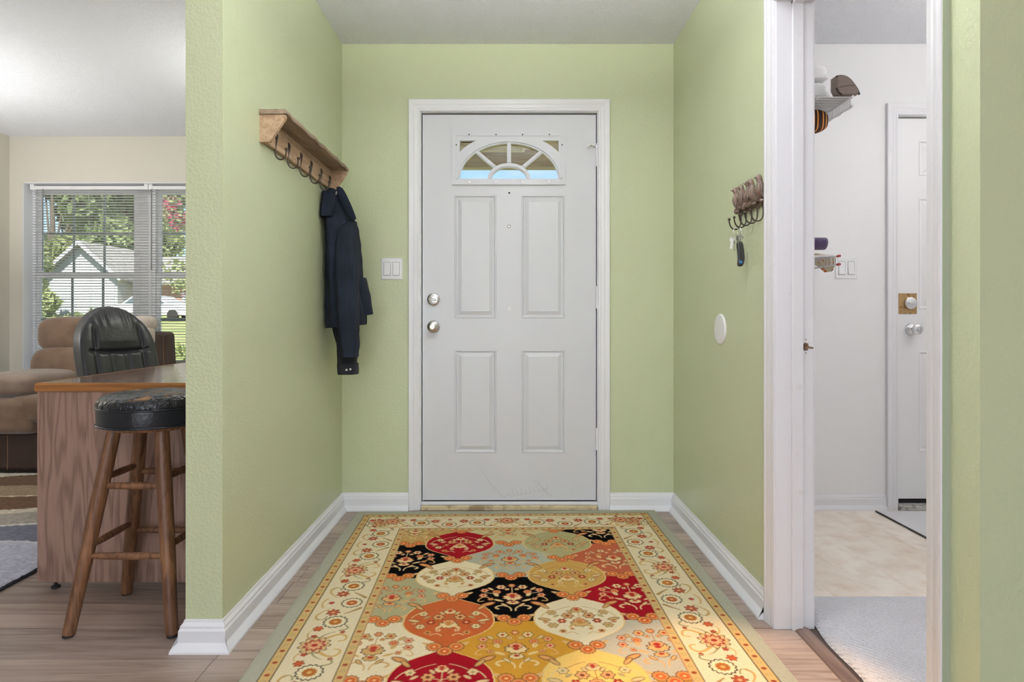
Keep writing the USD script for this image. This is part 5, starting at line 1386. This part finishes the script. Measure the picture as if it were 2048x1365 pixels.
# ================================================================ porch outside the front door
M["porch"] = look("tan_porch_boards", lin((248, 212, 142)), 0.7, grain=((2, 30, 2), lin((230, 186, 118)), 0.4, 0.65))
M["beam"] = look("pale_porch_beam", lin((238, 214, 170)), 0.7, grain=((2, 20, 20), lin((190, 158, 112)), 0.4, 0.7))
M["beam_dark"] = look("dark_brown_beam", lin((140, 98, 68)), 0.7)
pc = Thing("porch", "tan wooden porch roof seen through the fanlight", "porch", (0.8, 4.6, -0.15))
q = 0
for y0 in np.arange(3.44, 5.75, 0.19):
    pc.part("ceiling_board", rbox(-0.84, 3.6, y0, y0 + 0.186, 2.52, 2.54, 0.003), M["porch"], False)
pc.part("beam", rbox(-0.84, 3.6, 5.60, 5.72, 2.365, 2.52, 0.004), M["beam"], False)
for x in np.arange(-0.7, 0.1, 0.16):
    pc.part("rafter_tail", rbox(x, x + 0.10, 5.10, 5.20, 2.43, 2.52, 0.003), M["beam_dark"], False)
pc.part("ledger", rbox(-0.84, 0.15, 5.05, 5.25, 2.405, 2.43, 0.003), M["beam"], False)
for x in (1.5, 3.45):
    pc.part("post", rbox(x, x + 0.1, 5.61, 5.71, -0.15, 2.365, 0.006), M["beam"], False)
pc.part("deck", box(-0.84, 3.6, 3.42, 5.75, -0.30, -0.12), look("porch_concrete", lin((170, 166, 158)), 0.8), False)

# ================================================================ the street outside
M["lawn"] = look("summer_lawn", lin((128, 140, 84)), 0.95, (14, 0.03, 4), vary=(1.3, lin((158, 152, 104)), 0.4, 0.65))


def terrain(s, t):
    x = -80 + 120 * s; y = 5.15 + 115 * t ** 1.6
    z = -0.32 + 0.040 * np.clip(y - 8, 0, 60) * np.clip((y - 5) / 20, 0, 1)
    return np.stack([x, y, z], -1)


single("lawn", grid_mesh(terrain, 40, 40), M["lawn"], "sunlit sloping lawn outside the living room window", "lawn", kind="structure", smooth=True)
gz = lambda y: -0.32 + 0.040 * min(max(y - 8, 0), 60) * min(max((y - 5) / 20, 0), 1)
# neighbour's house
hy = 45.0
M["siding"] = look("white_house_siding", lin((178, 180, 184)), 0.7)
M["shingle"] = look("grey_shingle", lin((150, 146, 142)), 0.9, (4, 0.03, 3), vary=(3, lin((128, 124, 120)), 0.4, 0.7))
M["brick"] = usdkit.material(stage, "/World/Looks/far_brick", {"g": ("geometry", {}), "m": ("mapping", {"rotation": (1.5708, 0, 0)}), "k": ("brick_texture", {"color1": lin((176, 128, 108)), "color2": lin((160, 112, 94)), "mortar": lin((196, 184, 172)), "scale": 3.0}), "p": ("principled_bsdf", {"roughness": 0.9})},
                              [("g.position", "m.vector"), ("m.vector", "k.vector"), ("k.color", "p.base_color")], surface="p.BSDF")
nh = Thing("house", "white gabled house with a grey roof and brick wing across the lawn", "house", (-27, hy, gz(hy)))
z0 = gz(hy)
gab = [(-33.4, z0), (-28.3, z0), (-28.3, 4.05), (-30.85, 6.3), (-33.4, 4.05)]
nh.part("garage_wall", extrude_along(gab, hy, hy + 9, "y"), M["siding"], False)
nh.part("garage_roof", cat(*[extrude_along([(-30.85, 6.32), (-30.85 + s * 3.05, 3.63), (-30.85 + s * 3.05, 3.82), (-30.85, 6.55)], hy - 0.5, hy + 9.4, "y") for s in (-1, 1)]), M["shingle"], False)
for s in (-1, 1):
    nh.part("fascia", extrude_along([(-30.85, 6.27), (-30.85 + s * 3.05, 3.58), (-30.85 + s * 3.05, 3.84), (-30.85, 6.57)], hy - 0.56, hy - 0.5, "y"), M["trim"], False)
for j in range(4):
    nh.part("garage_door_panel", rbox(-33.2, -28.5, hy - 0.06, hy, z0 + 0.05 + j * 0.56, z0 + 0.59 + j * 0.56, 0.02), M["siding"], False)
nh.part("wing_wall", box(-28.3, -14.0, hy + 2, hy + 9, z0, z0 + 2.5), M["brick"], False)
rr_ = extrude_along([(hy + 1.2, z0 + 2.3), (hy + 1.2, z0 + 2.45), (hy + 5.5, z0 + 4.75), (hy + 9.8, z0 + 2.45), (hy + 9.8, z0 + 2.3)], -29.6, -13.4, "x")
nh.part("wing_roof", rr_, M["shingle"], False)
M["far_glass"] = look("far_window_glass", lin((90, 104, 116)), 0.15)
for x in (-24.6, -20.8, -17.2):
    w_ = nh.part("window", rbox(x, x + 1.5, hy + 1.93, hy + 2.0, z0 + 0.85, z0 + 2.25, 0.03), M["trim"], False)
    for dx in (0.1, 0.8):
        nh.part("pane", box(x + dx, x + dx + 0.6, hy + 1.90, hy + 1.94, z0 + 0.95, z0 + 2.15), M["far_glass"], False, under=w_)
# parked car
cy = 36.0
cz_ = gz(cy)
M["car"] = look("white_car_paint", lin((232, 232, 234)), 0.2, coat=0.6)
vc = Thing("car", "white sedan parked in front of the brick wing", "car", (-20.4, cy, cz_))
prof = [(-2.2, 0.35), (-2.25, 0.65), (-2.1, 0.88), (-1.5, 0.98), (-0.9, 1.40), (0.5, 1.44), (1.15, 1.02), (2.0, 0.90), (2.25, 0.65), (2.2, 0.35)]
vc.part("body", extrude_along([(x - 20.4, z + cz_) for x, z in prof], cy - 0.85, cy + 0.85, "y"), M["car"], 30)
for x0, x1 in ((-1.3, -0.25), (-0.15, 0.95)):
    pts_ = [(x0 - 20.4, 1.0 + cz_), (x1 - 20.4, 1.0 + cz_), (x1 - 20.4 - (0.42 if x1 > 0.5 else 0), 1.36 + cz_), (x0 - 20.4 + (0.5 if x0 < -1 else 0), 1.36 + cz_)]
    vc.part("side_window", extrude_along(pts_, cy - 0.87, cy - 0.84, "y"), M["far_glass"], False)
for x in (-1.4, 1.4):
    for s in (-1, 1):
        vc.part("wheel", lathe([(0, -0.1), (0.30, -0.1), (0.33, -0.06), (0.33, 0.06), (0.30, 0.1), (0, 0.1)], 20, "-y", (x - 20.4, cy + s * 0.78, cz_ + 0.33)), M["rubber"], 40)


# trees and shrubs: trunk with limbs, crown of leaves
def leaves(centres, radii, n, size, seed, flat=1.0):
    r = np.random.default_rng(seed)
    C_, R_ = np.asarray(centres, float), np.asarray(radii, float)
    pick = r.choice(len(C_), n, p=R_ ** 2 / (R_ ** 2).sum())
    d = r.normal(size=(n, 3)); d /= np.linalg.norm(d, axis=1)[:, None]
    p = C_[pick] + d * (R_[pick] * (0.55 + 0.5 * r.random(n) ** 0.6))[:, None] * np.array((1, 1, flat))
    u = r.normal(size=(n, 3)); u /= np.linalg.norm(u, axis=1)[:, None]
    w = np.cross(u, r.normal(size=(n, 3))); w /= np.linalg.norm(w, axis=1)[:, None]
    s = size * (0.6 + 0.8 * r.random(n))[:, None]
    V_ = np.stack([p - u * s, p + w * s * 0.5, p + u * s, p - w * s * 0.5], 1).reshape(-1, 3)
    i_ = np.arange(n)[:, None] * 4
    return trimesh.Trimesh(V_, np.vstack([i_ + [0, 1, 2], i_ + [0, 2, 3]]), process=False)


def foliage(name, a, b, sc=0.6):
    return look(name, lin(a), 0.7, vary=(sc, lin(b), 0.35, 0.65), thru=0.3)


M["leaf_a"] = foliage("mid_green_leaves", (142, 156, 104), (104, 120, 76))
M["leaf_b"] = foliage("olive_leaves", (170, 176, 124), (128, 138, 92))
M["leaf_c"] = foliage("hedge_leaves", (160, 166, 104), (118, 128, 76), 3)
M["bark"] = look("grey_bark", lin((104, 92, 80)), 0.9, (12, 0.02, 4))
M["bloom"] = look("pink_blossom", lin((216, 104, 134)), 0.8, thru=0.3)


def tree(label, x, y, h, r, n, size, leaf_m, seed, flowers=0, trunk_r=0.28, low=0.3):
    rr = random.Random(seed)
    z = gz(y)
    t = Thing("tree", label, "tree", (x, y, z))
    cs, rs, limbs = [], [], []
    for q in range(13):
        a_, e_ = rr.random() * 2 * math.pi, rr.random()
        c_ = (x + math.cos(a_) * r * 0.75 * rr.random() ** 0.5, y + math.sin(a_) * r * 0.75 * rr.random() ** 0.5, z + h * (low + (0.92 - low) * e_))
        cs.append(c_); rs.append(r * (0.34 + 0.22 * rr.random()))
        limbs.append(tube(smooth_path([(x, y, z + h * 0.2), ((x + c_[0]) / 2, (y + c_[1]) / 2, z + h * 0.25 + (c_[2] - z) * 0.3), c_], 8), np.linspace(trunk_r * 0.5, 0.03, 8), 7))
    t.part("trunk", cat(tube([(x, y, z - 0.2), (x + 0.1, y, z + h * 0.3), (x, y, z + h * 0.7)], [trunk_r * 1.2, trunk_r, trunk_r * 0.4], 10), *limbs), M["bark"], 60)
    t.part("crown", leaves(cs, rs, n, size, seed), leaf_m, False, kind="stuff")
    if flowers:
        rf = random.Random(seed + 5)
        fc = []
        for q in range(flowers):
            c_ = np.array(cs[rf.randrange(len(cs))]); d_ = np.array([rf.gauss(0, 1) for _ in range(3)]); d_ /= np.linalg.norm(d_)
            fc.append(c_ + d_ * rs[0] * 0.95)
        t.part("blossoms", leaves(fc, [0.17] * len(fc), 60 * len(fc), 0.045, seed + 9), M["bloom"], False, kind="stuff", label="pink flower clusters")


for q, (x, y, h, r, lm_, lab) in enumerate([
        (-47.0, 64, 19, 5.2, "leaf_b", "olive tree beyond the lawn, left of the white gable's peak"),
        (-37.5, 60, 18, 5.0, "leaf_a", "darker tree rising behind the white gable's right slope"),
        (-57.0, 82, 25, 7.0, "leaf_a", "tallest far tree seen over the gable's peak"),
        (-45.0, 80, 24, 5.6, "leaf_b", "far olive tree above the brick wing's grey roof"),
        (-32.2, 41.5, 5, 1.6, "leaf_b", "small rounded tree in front of the garage's left corner")]):
    tree(lab, x, y, h, r, 18000 if r > 3 else 5000, 0.62 if r > 3 else 0.3, M[lm_], 40 + q, low=0.12)
tree("crape myrtle with pink blossoms close outside the right window half", -5.35, 11.4, 4.6, 1.0, 2600, 0.06, M["leaf_b"], 77, 22, 0.06, 0.42)
for q, (x, y, h, r) in enumerate([(-8.6, 13.2, 1.5, 1.0), (-5.2, 9.0, 1.05, 0.7), (-6.6, 9.0, 0.9, 0.6), (-13.4, 18.0, 1.2, 1.3)]):
    z = gz(y)
    labs = ["yellow-green shrub left of the crape myrtle", "taller near shrub in front of the crape myrtle", "lower near shrub just left of it outside the window", "distant round shrub before the white garage"]
    sh = Thing("shrub", labs[q], "shrub", (x, y, z))
    sh.part("stems", cat(*[tube([(x, y, z - 0.05), (x + 0.5 * r * math.cos(a_), y + 0.5 * r * math.sin(a_), z + h * 0.7)], [0.03, 0.008], 6) for a_ in np.arange(0, 6.2, 0.8)]), M["bark"], 60)
    cs = [(x + r * 0.55 * math.cos(a_), y + r * 0.55 * math.sin(a_), z + h * (0.42 + 0.12 * (k_ % 2))) for k_, a_ in enumerate(np.arange(0, 6.2, 0.9))] + [(x, y, z + h * 0.6)]
    sh.part("foliage", leaves(cs, [r * 0.5] * len(cs), 3200, 0.06, 90 + q, 0.9 * h / r * 0.8), M["leaf_c"], False, kind="stuff")
